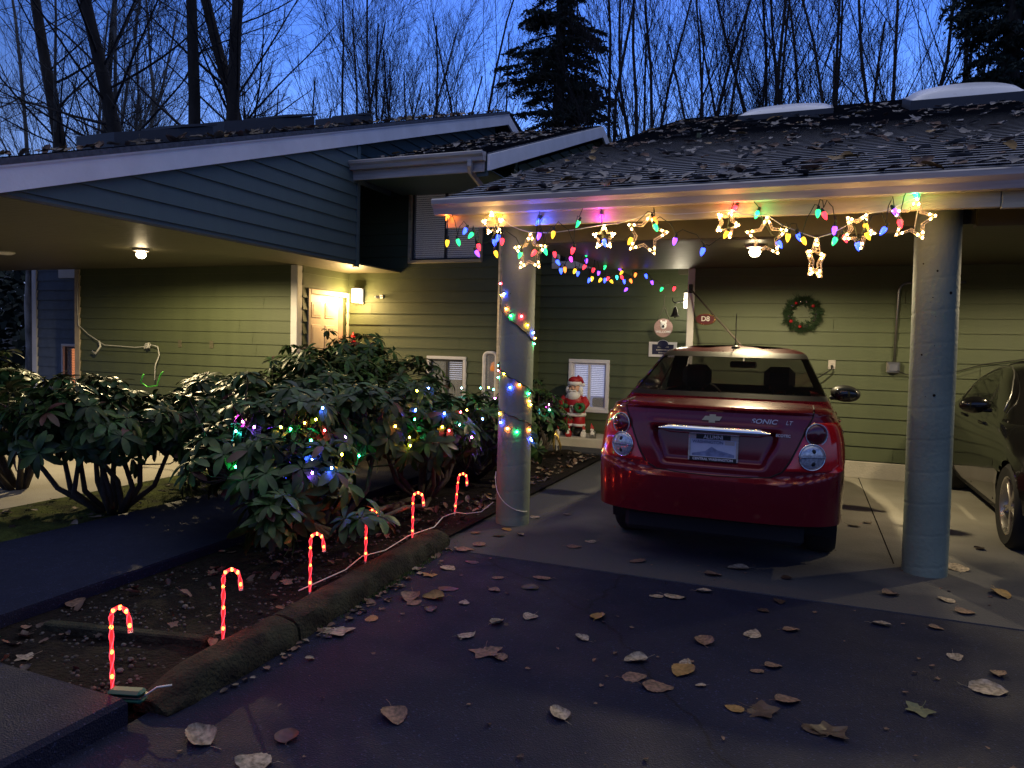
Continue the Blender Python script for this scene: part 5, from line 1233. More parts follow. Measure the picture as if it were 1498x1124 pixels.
# candy canes
def cane(x,y,zb,label,tilt=0,rz=0,hidden=0,lean=0):
    t=thing('candy_cane',label,'candy cane',(x,y,zb-.03),0,'lit candy canes along the kerb')
    r=.0070; path=[]
    H=.285; hr=.037
    for k in range(14): path.append((0,0,H*k/13))
    for k in range(1,13): a=math.pi*k/13*1.0; path.append((hr-hr*math.cos(a),0,H+hr*1.15*math.sin(a)))
    path.append((2*hr+.002,0,H-.01)); path.append((2*hr+.006,0,H-.045))
    Mx=Matrix.Translation((x,y,zb))@Matrix.Rotation(R(rz),4,'Z')@Matrix.Rotation(R(lean),4,'Y')
    # twisted tube
    w=MB(); P=[];n=10;N=[]
    dense=[]
    for a,b in zip(path,path[1:]):
        for k in range(4): dense.append(tuple(a[i]+(b[i]-a[i])*k/4 for i in range(3)))
    dense.append(path[-1])
    for i,p in enumerate(dense):
        q=dense[min(i+1,len(dense)-1)]; o=dense[max(i-1,0)]; d=Vector(q)-Vector(o); d.normalize()
        a=Vector((0,1,0)); b=d.cross(a); row=[]
        for k in range(n):
            th=TAU*k/n; rr_=r*(1+.07*math.cos(2*(th-i*.22))); row.append(tuple(Mx@(Vector(p)+(a*math.cos(th)+b*math.sin(th))*rr_)))
        P.append(row)
    w.grid(P,close=True); tb=build('tube',w,M['candy'],t,smooth=True)
    for ph0 in (0,math.pi):
        w=MB(); hp=[]
        for i,p in enumerate(dense):
            q=dense[min(i+1,len(dense)-1)]; o=dense[max(i-1,0)]; d=(Vector(q)-Vector(o)).normalized(); a=Vector((0,1,0)); b=d.cross(a); th=ph0+i*.22
            hp.append(tuple(Mx@(Vector(p)+(a*math.cos(th)+b*math.sin(th))*.0076)))
        w.tube(hp,.0022,4); build('stripe',w,M['candyhelix'],tb,smooth=True)
    w=MB(); w.lathe([(.0095,-.002),(.0095,.008),(.001,.009)],10,Mx@Matrix.Translation(path[-1])@Matrix.Translation((0,0,-.008))); w.tube([tuple(Mx@Vector((0,0,-.12))),tuple(Mx@Vector((0,0,.0)))],[.002,.006],6); build('stake',w,M['clearstake'],t)
    plight('cane_glow',(x+.05,y-.03,zb+.16),.85,(1,.07,.03),t,.03)
    for fr in (.09,.25,.42,.60,.735,.86,.985):
        p=dense[int(fr*(len(dense)-1))]; o=bpy.data.objects.new('lamp',CL); COL.objects.link(o); o.parent=t; o.location=(Mx@Vector(p))-wloc(t)
CL=mini_mesh('candy_lamp',.0070); CL.materials.append(M['candylamp'])
cane(-2.475,2.06,.065,'nearest lit red candy cane, beside the green cord cover',rz=15,lean=-1)
cane(-2.455,2.63,.06,'second lit candy cane from the near end, just before the crack in the kerb',rz=25)
cane(-2.505,3.34,.06,'third lit candy cane from the near end, under the lowest rhododendron leaves',rz=12)
cane(-2.56,3.98,.055,'fourth lit candy cane, its crook hidden by a low rhododendron sprig',rz=18)
cane(-2.57,4.60,.06,'fifth lit candy cane, at the far end of the kerb',rz=10)
cane(-2.655,5.46,.065,'farthest lit candy cane, leaning beside the left column',rz=5,lean=5)
t=thing('cord_cover','green plastic weatherproof cord cover lying at the near end of the kerb','cord cover',(-2.36,2.03,.06),R(12))
w=MB(); Mx=Matrix.Rotation(R(-3),4,'Y'); w.cbox(-.075,.075,-.028,.028,-.008,.018,.014,Mx); w.cbox(-.072,.072,-.026,.026,.0195,.042,.016,Mx); 
build('shell',w,mat('green_cord_cover',(.012,.10,.065),.6,var=.05),t,smooth=True,angle=35,world=False)
w=MB(); w.cbox(-.077,.077,-.030,.030,.0165,.0205,.002,Mx); build('seam',w,M['black'],t,world=False)
w=MB(); w.tube([(.07,0,.02),(.11,.02,.05),(.16,.04,.055)],.004,5); build('cord',w,M['wire_white'],t,world=False,smooth=True)

# ------------------------------------------------------------------ rhododendrons
def rleaf(mb,o,d,up,L,W,droop,rr):
    d=d.normalized(); s=d.cross(up)
    if s.length<1e-4: s=d.orthogonal()
    s.normalize(); n=s.cross(d).normalized()
    prof=((0,.10),(.16,.5),(.42,.92),(.70,1),(.92,.55),(1,.03)); vs=[];tw=rr.uniform(-.25,.25)
    for t,wd in prof:
        c=o+d*(L*t)-n*(droop*L*t*t)+Vector((0,0,-.12*L*t*t))
        sd=(s*math.cos(tw*t)+n*math.sin(tw*t))*(W*wd*.5)
        cup=n*(W*.13*wd)
        vs+= [tuple(c-sd+cup),tuple(c),tuple(c+sd+cup)]
    fs=[]
    for i in range(5):
        a=i*3; fs+=[(a,a+1,a+4,a+3),(a+1,a+2,a+5,a+4)]
    mb.add(vs,fs)
def whorl(mb,mo,p,ax,rr,L0,old=.06):
    ax=ax.normalized(); a=ax.orthogonal().normalized(); b=ax.cross(a)
    n=rr.randint(8,11); st=rr.uniform(0,TAU)
    for k in range(n):
        th=st+TAU*k/n*1.0+rr.uniform(-.2,.2); el=rr.uniform(-.25,.55)
        d=(a*math.cos(th)+b*math.sin(th))*math.cos(el)+ax*math.sin(el)
        L=L0*rr.uniform(.6,1.2)
        rleaf(mo if rr.random()<old else mb,p+d*.008,d,ax,L,L*rr.uniform(.34,.45),rr.uniform(.10,.6),rr)
def bush(name,label,base,lobes,nw,seed,L0=.128,old=.02,nst=14):
    rr=random.Random(seed); t=thing(name,label,'shrub',base)
    mb=MB(); mo=MB(); tips=[]; B=Vector(base)
    tot=sum(l[3]*l[4] for l in lobes)
    for (cx,cy,cz,rx,rz) in lobes:
        k=max(5,int(nw*(rx*rz)/tot))
        for _ in range(k):
            while True:
                u=rr.uniform(0,TAU); v=math.asin(rr.uniform(-.62,1)); rad=rr.uniform(.25,1.0)**.5
                break
            d=Vector((math.cos(u)*math.cos(v),math.sin(u)*math.cos(v),math.sin(v)))
            wob=1+.22*noise.noise(Vector((d.x*2.3+seed,d.y*2.3,d.z*2.3)))*2+.18*noise.noise(Vector((d.x*6+seed,d.y*6,d.z*6)))*2+(rr.uniform(.05,.22) if rr.random()<.12 else 0)
            p=Vector((cx+d.x*rx*rad*wob,cy+d.y*rx*rad*wob,cz+d.z*rz*rad*wob))
            if p.z<.14: continue
            ax=(d*.75+Vector((0,0,.75))+Vector((rr.uniform(-.3,.3),rr.uniform(-.3,.3),0)))
            if d.z<-.1: ax=(Vector((d.x,d.y,.1))+Vector((rr.uniform(-.3,.3),rr.uniform(-.3,.3),0)))
            whorl(mb,mo,p,ax,rr,L0,old); tips.append((p,ax.normalized()))
    build('foliage',mb,M['rhodo'],t,smooth=True)
    if mo.v: build('old_leaves',mo,M['rhodo_old'],t,smooth=True)
    w=MB(); hubs=[]
    for k in range(nst):
        a=TAU*k/nst+rr.uniform(-.3,.3); cx,cy,cz,rx,rz=lobes[rr.randrange(len(lobes))]
        q=Vector((cx+math.cos(a)*rx*.5,cy+math.sin(a)*rx*.5,cz+rr.uniform(-.3,.25)*rz))
        b0=B+Vector((math.cos(a)*.07,math.sin(a)*.07,-.02)); m1=b0.lerp(q,.35)+Vector((math.cos(a)*.1,math.sin(a)*.1,-.03)); m2=b0.lerp(q,.7)+Vector((rr.uniform(-.06,.06),rr.uniform(-.06,.06),.03))
        w.tube([b0,m1,m2,q],[.028,.021,.016,.011],6); hubs+= [q,m2,m1.lerp(m2,.5)]
    for p,ax in tips:
        h=min(hubs,key=lambda q:(q-p).length+max(0,q.z-p.z)*1.5)
        w.tube([h,h.lerp(p,.55)+Vector((rr.uniform(-.04,.04),rr.uniform(-.04,.04),-.05)),p-ax*.06,p],[.008,.006,.0042,.003],4,cap=False)
    build('stem',w,M['stem'],t,smooth=True)
bush('rhododendron','large rhododendron hanging low over the kerb end of the planting bed',(-3.30,4.55,.05),[(-3.55,4.45,.72,.62,.45),(-3.05,3.95,.55,.36,.33),(-3.55,4.0,.6,.42,.36),(-3.25,5.0,.8,.45,.40),(-2.95,3.55,.36,.18,.18)],330,11,old=.03)
bush('rhododendron','rhododendron behind the fourth and fifth candy canes, threaded with coloured lights',(-3.22,5.95,.05),[(-3.4,5.85,.74,.62,.36),(-2.95,5.5,.68,.36,.32),(-3.3,6.4,.70,.5,.30),(-2.50,3.87,.32,.12,.10)],250,12,old=.02)
bush('rhododendron','rhododendron in front of the low windows, left of the round column',(-3.30,7.30,.05),[(-3.45,7.2,.60,.58,.32),(-3.0,6.9,.58,.4,.31),(-3.1,7.8,.60,.45,.32),(-4.15,7.7,.52,.40,.28)],230,13)
bush('rhododendron','small rhododendron right of the column, beside the santa',(-3.25,8.9,.05),[(-3.35,8.8,.70,.40,.36),(-3.2,9.15,.55,.30,.36)],110,14,L0=.10)
bush('rhododendron','leftmost open rhododendron with bare forking stems on the moss strip',(-5.15,4.30,.03),[(-5.2,4.2,.76,.64,.40),(-5.8,4.1,.74,.52,.36),(-4.8,4.6,.68,.44,.36),(-5.0,3.85,.74,.40,.36)],280,15,nst=12)
bush('rhododendron','rhododendron on the moss strip hiding the floor of the left carport',(-5.2,5.75,.03),[(-5.3,5.7,.86,.65,.30),(-4.75,5.35,.80,.45,.30),(-5.7,5.9,.76,.4,.25),(-4.6,6.1,1.0,.45,.28)],250,16,nst=12)
bush('rhododendron','tallest rhododendron, in front of the cream door',(-5.1,7.15,.03),[(-5.15,7.1,1.10,.60,.38),(-4.7,6.8,.95,.5,.36),(-5.0,7.5,1.3,.40,.26),(-5.6,7.0,.9,.45,.34),(-4.4,7.5,1.0,.5,.32)],300,17)
bush('rhododendron','rhododendron cut off by the left edge, beyond the moss strip',(-6.75,4.6,.03),[(-6.85,4.55,.95,.40,.30),(-6.6,4.2,.8,.3,.22)],80,18)
# bright green hose loop on the shrub
t=thing('green_lead','short bright green lead looped over the shrub below the white cord','cord',(-7.1,6.4,1.0))
w=MB(); w.tube([(-6.95,6.2,1.02),(-7.0,6.2,.93),(-6.9,6.2,.88),(-6.75,6.2,.90),(-6.70,6.2,1.02),(-6.66,6.2,1.06)],.008,5); build('lead',w,mat('bright_green_lead',(.08,.6,.05),.4,var=0),t,smooth=True)

# ------------------------------------------------------------------ fallen leaves and litter
LC=[mat('pale_tan_fallen_leaf',(.16,.12,.085),.7,var=.6,vscale=7,col2=(.22,.18,.14)),mat('yellow_fallen_leaf',(.26,.15,.03),.6,var=.55,vscale=7,col2=(.17,.10,.035)),mat('brown_fallen_leaf',(.085,.05,.036),.7,var=.55,vscale=7,col2=(.13,.075,.055)),mat('dark_wet_leaf',(.035,.022,.02),.45,var=.3,vscale=7),mat('green_grey_leaf',(.09,.10,.05),.65,var=.3,vscale=7)]
def leafmesh(seed,kind,curl):
    rr=random.Random(seed); mb=MB()
    if kind==0:
        rows=[]; bend=rr.uniform(-.6,1.3); asym=rr.uniform(-.5,.5); tw=rr.uniform(-.5,.5); fat=rr.uniform(.38,.52)
        for i in range(15):
            t=i/14; wd=(math.sin(math.pi*t**.80))**.62*(1-.22*t)+.012; row=[]
            for k in range(-4,5):
                u=k/4; ser=1+.05*math.sin(t*41+k*2.1)*abs(u); x=u*wd*fat*ser
                ed=max(0,abs(u)-.25)
                z=.03+curl*.34*ed*ed*wd*(1+asym*u)+bend*.16*(t-.45)**2+.025*math.sin(t*8+seed)*u+tw*.12*u*(t-.3)+.012*math.sin(t*17+u*6+seed)
                x*=1-.25*abs(curl)*ed
                row.append((x,t-.5,max(.004,z)))
            rows.append(row)
        mb.grid(rows)
    else:
        n=40; rim=[];inr=[]
        for k in range(n):
            a=TAU*k/n; q=abs(math.sin(2.5*(a+math.pi/2)))**1.3; lob=.33+.19*(1-q)**1.3
            if abs(((a-math.pi*1.5+math.pi)%TAU)-math.pi)<.35: lob*=.6
            z=.02+curl*.35*lob*lob+.03*math.sin(a*3+seed)
            rim.append((lob*math.cos(a),lob*math.sin(a),max(.003,z))); inr.append((lob*.45*math.cos(a),lob*.45*math.sin(a),.012+.01*math.sin(a*4)))
        mb.grid([rim,inr],close=True); mb.add(inr+[(0,0,.012)],[(k,(k+1)%n,n) for k in range(n)])
    mb.tube([(0,-.5 if kind==0 else -.12,.02),(rr.uniform(-.05,.05),-.68 if kind==0 else -.4,.05+rr.uniform(0,.10)),(rr.uniform(-.12,.12),-.85 if kind==0 else -.62,.02+rr.uniform(0,.2))],.010,4)
    return mb
LM={}
for c in range(5):
    for k in range(2):
        for v in range(3):
            mb=leafmesh(c*17+k*5+v*31,k,(.9,.3,-.1)[v] if k==0 else (.5,.2,.9)[v]); me=bpy.data.meshes.new('fallen_leaf'); me.from_pydata(mb.v,[],mb.f); me.materials.append(LC[c]); me.polygons.foreach_set('use_smooth',[True]*len(me.polygons)); LM[(c,k,v)]=me
CN=['pale tan','yellow','brown','dark wet','grey green']
def zone(x,y):
    if x<-3.0 and y>2.05: return 'on the soil and path left of the candy canes','leaves left of the candy canes'
    if x<-2.5 and y>2.05: return 'on the bed soil near the left column','leaves on the planting bed'
    if y>4.62: return ('on the concrete near the left column' if x<-1.2 else 'on the concrete by the right column'),('leaves on the concrete by the left column' if x<-1.2 else 'leaves on the concrete by the right column')
    if x<-1.55: return 'on the asphalt close to the kerb','leaves on the asphalt by the kerb'
    if x<-.4: return 'on the open asphalt left of the middle','leaves on the open asphalt left of the middle'
    return 'on the asphalt in front of the right column','leaves on the asphalt before the right column'
for i,(x,y,s,c,k) in enumerate(LEAVES):
    zt_=.012 if y>4.62 else .004
    if x<-2.5 and y>2.05: zt_=.045
    if x<-3.55 and x>-4.75: zt_=.105
    if x<-2.3 and y<2.0: zt_=.105
    me=LM[(c,k,rnd.randrange(3))]; o=bpy.data.objects.new('fallen_leaf',me); COL.objects.link(o)
    o.location=(x,y,zt_); a=rnd.uniform(0,TAU); o.rotation_euler=(R(rnd.uniform(-6,6)),R(rnd.uniform(-6,6)),a); q=s*rnd.uniform(1.05,1.3); o.scale=(q,q,q*rnd.uniform(.45,1.0))
    zn,g=zone(x,y); tagit(o,'%s %sfallen leaf %s'%(CN[c],'lobed ' if k else '',zn),'leaf',('%s %s'%(CN[c],('lobed ' if k else '')+g)))
def litter(name,label,n,fn,mats,smin,smax,seed,nrm=None,flat=.5):
    rr=random.Random(seed); mb=MB()
    base=[leafmesh(s,0 if s%3 else 1,.8) for s in range(6)]
    for i in range(n):
        p,sl=fn(rr); b=base[rr.randrange(6)]; s=rr.uniform(smin,smax)
        Mx=Matrix.Translation(p)@Matrix.Rotation(sl,4,'X')@Matrix.Rotation(rr.uniform(0,TAU),4,'Z')@Matrix.Rotation(rr.gauss(0,flat),4,'X')@Matrix.Diagonal((s,s,s*rr.uniform(.5,1.3),1))
        mb.cur=rr.choices(range(len(mats)),[5,1,3,2][:len(mats)])[0]
        mb.add([tuple(Mx@Vector(v)) for v in b.v],b.f)
    o=build(name,mb,mats,smooth=True); tagit(o,label,'leaf litter',kind='stuff'); return o
LR=mat('pale_roof_leaf',(.20,.185,.18),.65,var=.4,vscale=5)
LS=[LC[0],LC[1],LC[2],LC[3]]
def rf(rr):
    x=rr.uniform(-2.5,6.0); y=5.12+ (rr.random()**1.35)*9.5
    if rr.random()<.12: y=5.12+rr.random()*.25
    return Vector((x,y,2.586+(y-5.1)*SL)),math.atan(SL)
litter('roof_leaves','fallen leaves scattered over the dark roof of the right carport',1100,rf,[LR,LC[1],LC[2],LR],.06,.16,5,flat=.16)
def rf2(rr):
    y=8.3+(rr.random()**.8)*4.8; return Vector((rr.uniform(-5.55,-3.75),y,3.800+(y-8.27)*SL)),math.atan(SL)
litter('roof_leaves','leaf litter on the middle roof above the gutter',240,rf2,[LR,LC[1],LR,LC[2]],.05,.13,6,flat=.15)
def rf3(rr):
    y=rr.uniform(3.4,13.2); return Vector((-5.54-abs(rr.gauss(0,.22)),y,zt(y)+.078)),math.atan(.3335)
litter('roof_leaves','leaf litter along the edge of the left wing roof',230,rf3,LS,.06,.14,7,flat=.5)
def bf(rr):
    return Vector((rr.uniform(-3.55,-2.48),2.05+rr.random()*7.3,.05)),0
litter('bed_leaves','dead leaves and bits on the planting bed soil',260,bf,[LC[2],LC[3],LC[2],LC[3]],.03,.085,8)
def bg(rr): return Vector((rr.uniform(-5.9,-4.8),2.2+rr.random()*7,.045)),0
litter('moss_leaves','dead leaves on the moss strip under the shrubs',150,bg,[LC[0],LC[3],LC[2],LC[3]],.03,.08,9)
def bh(rr): return Vector((-2.5-abs(rr.gauss(0,.12)),rr.uniform(5.6,9.4),.05)),0
litter('bed_leaves','leaves drifted along the walkway edge behind the left column',110,bh,LS,.03,.08,10)
rr=random.Random(33); mb=MB()
for i in range(1500):
    x=rr.uniform(-3.5,-2.47); y=2.05+rr.random()**1.3*4; r=rr.uniform(.003,.012)*(1.5 if rr.random()<.08 else 1); mb.ball((x,y,.038+.02*noise.noise(Vector((x*3,y*3,0)))),r,r*rr.uniform(.6,1),r*.6,6,4)
o=build('bed_gravel',mb,mat('small_stones',(.05,.047,.045),.8,var=.5,island=.6),smooth=True); tagit(o,'small stones scattered on the bed soil','gravel',kind='stuff')
mb=MB()
for i in range(1600):   # moss and grass tufts on the asphalt side of the kerb and on the strip
    if i<600: y=rr.gauss(3.9,.35); x=-2.19-.065*max(0,y-2.7)+abs(rr.gauss(0,.02)); z=.0
    else: x=rr.uniform(-5.9,-4.82); y=rr.uniform(2.1,6); z=.03
    h=rr.uniform(.008,.028); a=rr.uniform(0,TAU); dx,dy=math.cos(a)*.003,math.sin(a)*.003
    mb.add([(x-dx,y-dy,z),(x+dx,y+dy,z),(x+rr.uniform(-.012,.012),y+rr.uniform(-.012,.012),z+h)],[(0,1,2)])
o=build('moss_tufts',mb,mat('moss_blades',(.05,.085,.015),.8,var=.3,island=.4)); tagit(o,'moss and tiny grass tufts beside the kerb and on the strip','moss',kind='stuff')
def dbf(rr):
    return Vector((rr.uniform(-2.0,3.2),rr.uniform(1.6,6.2),.006)),0
litter('driveway_debris','tiny leaf fragments and grit on the driveway',220,dbf,[LC[2],LC[3],LC[2],LC[3]],.008,.03,18,flat=.2)
def kdf(rr):
    y=rr.uniform(2.3,4.7); return Vector((-2.18-.065*max(0,y-2.7)+abs(rr.gauss(0,.05)),y,.008)),0
litter('kerb_leaves','small dead leaves gathered along the foot of the kerb',70,kdf,[LC[2],LC[3],LC[2],LC[0]],.02,.06,19,flat=.25)
# old timber edging in the bed
t=thing('timber_edging','old half buried timber lying across the bed behind the first canes','timber',(-2.9,2.4,.05))
w=MB(); w.cbox(-.42,.42,-.03,.03,-.02,.035,.008,Matrix.Translation((-2.92,2.50,.04))@Matrix.Rotation(R(12),4,'Z')); build('board',w,M['kerb'],t)

# ------------------------------------------------------------------ trees
def branch(w,p,d,r,L,lev,rr,cfg,tw):
    n=max(3,int(L/(.55 if lev<2 else .3))); n=min(n,9); pts=[p];rs=[r]; q=Vector(p); dd=d.normalized()
    for i in range(n):
        dd=(dd+Vector((rr.gauss(0,cfg['wob']),rr.gauss(0,cfg['wob']),rr.gauss(0,cfg['wob'])+cfg['up']*(1 if lev else .3)))).normalized()
        q=q+dd*(L/n); pts.append(q.copy()); rs.append(r*(1-(i+1)/n*.72)+.0015)
    (w if lev<1 else tw).tube(pts,rs,6 if lev==0 else (4 if lev<2 else 3),cap=False)
    if lev>=cfg['lev']: return
    k=cfg['kids'][lev]
    for j in range(k):
        t=rr.uniform(cfg['from'][lev],.98); i=min(int(t*n),n-1); f=t*n-i; a=pts[i].lerp(pts[i+1],f); rl=rs[i]+(rs[i+1]-rs[i])*f
        par=(pts[i+1]-pts[i]).normalized(); o=par.orthogonal().normalized(); o=Matrix.Rotation(rr.uniform(0,TAU),3,par)@o
        ang=R(rr.uniform(*cfg['ang'][lev])); nd=par*math.cos(ang)+o*math.sin(ang)
        branch(w,a,nd,max(.0030,rl*rr.uniform(*cfg['rf'][min(lev,1)])),L*rr.uniform(*cfg['len'][lev])*(1.15-t*.6),lev+1,rr,cfg,tw)
def tree_protos():
    out={}
    tall=dict(rf=((.10,.28),(.3,.5)),wob=.05,up=.05,lev=3,kids=(26,8,6),ang=((40,80),(25,55),(25,60)),len=((.14,.28),(.3,.6),(.35,.7)))
    tall['from']=(.30,.2,.1)
    vase=dict(rf=((.22,.42),(.3,.45)),wob=.05,up=.04,lev=3,kids=(15,9,7),ang=((14,34),(18,40),(20,45)),len=((.3,.55),(.3,.55),(.3,.6)))
    vase['from']=(.12,.15,.1)
    for k in range(3):
        rr=random.Random(100+k); a,b=MB(),MB(); branch(a,Vector((0,0,0)),Vector((rr.uniform(-.05,.05),0,1)),.24,17,0,rr,tall,b); out['tall',k]=(a,b)
    for k in range(3):
        rr=random.Random(200+k); a,b=MB(),MB()
        for s in range(3+k%2):
            th=TAU*s/(3+k%2)+rr.uniform(-.4,.4); branch(a,Vector((math.cos(th)*.15,math.sin(th)*.15,0)),Vector((math.cos(th)*.16,math.sin(th)*.16,1)),.085,rr.uniform(11,14.5),0,rr,vase,b)
        out['vase',k]=(a,b)
    return out
TP=tree_protos(); TMs={}
def treemesh(key,bark):
    if (key,bark) in TMs: return TMs[key,bark]
    r=[]
    for mb,m,nm in ((TP[key][0],M[bark],'trunk'),(TP[key][1],M['twig'] if bark=='bark' else M['barkgrey'],'crown')):
        me=bpy.data.meshes.new(nm); me.from_pydata([tuple(v) for v in mb.v],[],mb.f); me.materials.append(m); me.polygons.foreach_set('use_smooth',[True]*len(me.polygons)); r.append(me)
    TMs[key,bark]=r; return r
def put_tree(kind,v,x,y,s,rz,label,bark='bark',sz=1,lean=0,name='bare_tree',z=-.05):
    t=thing(name,label,'tree',(x,y,z)); t.rotation_euler=(0,R(lean),R(rz)); t.scale=(s,s,s*sz)
    for me,nm in zip(treemesh((kind,v),bark),('trunk','crown')):
        o=bpy.data.objects.new(nm,me); COL.objects.link(o); o.parent=t
    return t
TREES=[
('tall',0,-31.5,21.5,1.1,10,'pale barked tree at the far left edge of the picture','barkgrey',1),
('vase',0,-27.5,20.5,1.25,60,'pale multi stemmed tree second from the left edge','barkgrey',0),
('tall',1,-24.6,19.5,1.25,120,'thick dark trunk between the two pale multi stemmed trees','bark',0),
('vase',1,-25.6,21.5,1.3,200,'pale forked tree crossing the thick dark trunk on the left','barkgrey',0),
('tall',2,-21.6,19.5,1.35,30,'broad dark tree with side limbs above the left roof vent','bark',0),
('tall',0,-19.3,18.6,1.2,150,'straight dark trunk just left of the gap between the roof vents','bark',1),
('tall',1,-17.6,19.2,1.15,240,'dark trunk rising from the gap between the two roof vents, leaning right','bark',1),
('tall',2,-16.2,19.2,1.2,330,'tall dark tree with long arching limbs above the second roof vent','bark',0),
('vase',2,-31,27,1.2,15,'thin tree far behind the pale trees on the left','bark',0),
('vase',0,-22.5,26,1.1,95,'fine twigged tree far behind the broad dark tree','bark',0),
('vase',1,-14.6,23,.95,40,'fine twigged tree above the middle of the pale rake board','bark',0),
('vase',2,-12.4,22,.95,130,'slim bare tree left of the rake board tip','bark',0),
('vase',0,-10.6,21.5,.95,260,'bare upswept tree directly left of the conifer','bark',0),
('vase',2,-13.0,27,1.05,310,'faint bare tree far behind, left of the conifer','bark',0),
('vase',1,-5.0,21.5,.98,20,'bushy bare tree directly right of the conifer','bark',0),
('vase',2,-3.5,22.5,1.0,75,'bare upswept tree behind the left roof ridge end','bark',0),
('vase',0,-1.9,21.5,.97,180,'bare tree above the left skylight dome','bark',0),
('vase',1,-.2,23,1.0,300,'bare tree between the two skylight domes, nearer the left one','bark',0),
('vase',2,.95,21.5,.95,225,'bare tree between the two skylight domes, nearer the right one','bark',0),
('vase',0,2.4,22,1.0,330,'thick stemmed bare tree left of the right skylight dome','bark',0),
('vase',1,3.6,23,1.0,140,'bare tree directly behind the right skylight dome','bark',0),
('vase',2,-6.3,27,1.1,50,'thin bare tree showing through beside the conifer foot','bark',0),
('vase',1,-2.6,28,1.1,250,'thin distant bare tree right of the ridge end','bark',0),
('vase',0,.4,28,1.1,10,'thin distant bare tree behind the gap between the skylights','bark',0),
('tall',2,-33,27,1.2,100,'distant trunk behind the far left trees','bark',0),
('vase',1,-17.5,26,1.05,160,'distant bare tree behind the dark trunks left of centre','bark',0),
]
for (k,v,x,y,s,rz,lab,bk,ln) in TREES: put_tree(k,v,x,y,s,rz,lab,bk,lean=ln)
# amber leafed tree
rr=random.Random(5); t=put_tree('vase',2,-17.2,21.5,.74,80,'tree still carrying amber leaves above the left rake board'); mb=MB()
for k in range(5200):
    a=rr.uniform(0,TAU); v=rr.uniform(-1,1); q=rr.random()**.4; c=noise.noise(Vector((math.cos(a)*q*2.4,math.sin(a)*q*2.4,v*2.4)))
    if c<-.12: continue
    p=Vector((1.9*q*math.cos(a)*math.sqrt(max(0,1-v*v)),1.9*q*math.sin(a)*math.sqrt(max(0,1-v*v)),10.2+v*2.0*q)); s=rr.uniform(.04,.09)
    d=Vector((rr.gauss(0,1),rr.gauss(0,1),rr.gauss(0,1))).normalized()*s; e=d.orthogonal().normalized()*s*.7
    mb.add([tuple(p-d),tuple(p+e),tuple(p+d),tuple(p-e)],[(0,1,2,3)])
o=build('leaves',mb,M['drytreeleaf'],t,world=False)
# conifers
def conifer(x,y,H,Rb,seed,label,dens=1.0,z0=1.5,trunk=.30):
    rr=random.Random(seed); t=thing('conifer_tree',label,'tree',(x,y,-.05))
    w=MB(); w.tube([(0,0,0),(0.05,0,H*.5),(0,0,H)],[trunk,trunk*.6,.03],8); build('trunk',w,M['bark'],t,world=False,smooth=True)
    mb=MB(); z=z0
    while z<H-.2:
        f=(z-z0)/(H-z0); Rl=Rb*((1-f)**.75)*rr.uniform(.55,1.15); nb=int(7)
        for k in range(nb):
            a=rr.uniform(0,TAU); L=Rl*rr.uniform(.55,1.15); 
            if L<.2: L=.2
            pts=[]; q=Vector((0,0,z+rr.uniform(-.2,.2))); dirv=Vector((math.cos(a),math.sin(a),.12))
            for s in range(9):
                tt=s/8; pts.append(q+Vector((math.cos(a)*L*tt,math.sin(a)*L*tt,.10*L*tt-.42*L*tt*tt+.12*L*tt**4)))
            mb.tube(pts,[.03*(1-s/9)+.006 for s in range(9)],3,cap=False)
            m=int(28*L*dens)+8
            for j in range(m):
                tt=rr.uniform(.12,1)**.8; i=min(7,int(tt*8)); p=pts[i].lerp(pts[i+1],tt*8-i)
                side=Vector((-math.sin(a),math.cos(a),0))*rr.choice((-1,1)); sl=rr.uniform(.18,.5)*(1-.45*tt)*min(1.2,L)
                tip=p+side*sl*.8+Vector((math.cos(a),math.sin(a),0))*sl*.35+Vector((0,0,-sl*rr.uniform(.15,.75)))
                n=3
                for u in range(n+1):
                    c=p.lerp(tip,(u+.4)/(n+.6)); 
                    for vv in range(2):
                        dv=Vector((rr.gauss(0,1),rr.gauss(0,1),rr.gauss(-.4,.7))).normalized()*rr.uniform(.05,.13); ev=dv.cross((tip-p)).normalized()*.028 if dv.cross(tip-p).length>1e-5 else Vector((.02,0,0))
                        mb.add([tuple(c-ev),tuple(c+ev),tuple(c+dv)],[(0,1,2)])
        z+=rr.uniform(.16,.30)*(1.0 if f<.8 else .8)
    build('crown',mb,M['needle'],t,world=False); return t
conifer(-7.6,22.3,20.5,3.0,41,'tall dark conifer in the middle of the skyline')
conifer(3.75,19.0,15.5,2.7,42,'dark conifer at the top right corner behind the skylight',dens=1.0)
# dark wood at the far left and a pale birch
put_tree('tall',1,-13.75,9.6,.62,10,'pale mottled birch trunk left of the blue house','birch',name='birch_tree') if False else None
M['birch']=mat('birch_bark',(.22,.22,.22),.8,var=.75,vscale=7,bump=.3,stretch=(1,1,.4))
t=thing('birch_tree','pale mottled birch trunk left of the blue house','tree',(-13.9,9.8,0))
w=MB(); w.tube([(0,0,0),(.03,0,1.2),(-.03,0,2.0),(.02,0,3.0),(0,0,4.6)],[.13,.11,.10,.07,.02],10); build('trunk',w,M['birch'],t,world=False,smooth=True)
w=MB(); tw=MB(); branch(tw,Vector((0,0,2.5)),Vector((0,0,1)),.02,2,1,random.Random(3),dict(rf=((.35,.6),(.35,.6)),wob=.08,up=.02,lev=3,kids=(10,8,5),ang=((30,60),)*3,len=((.3,.6),)*3,**{'from':(.1,.1,.1)}),tw); build('crown',tw,M['twig'],t,world=False)
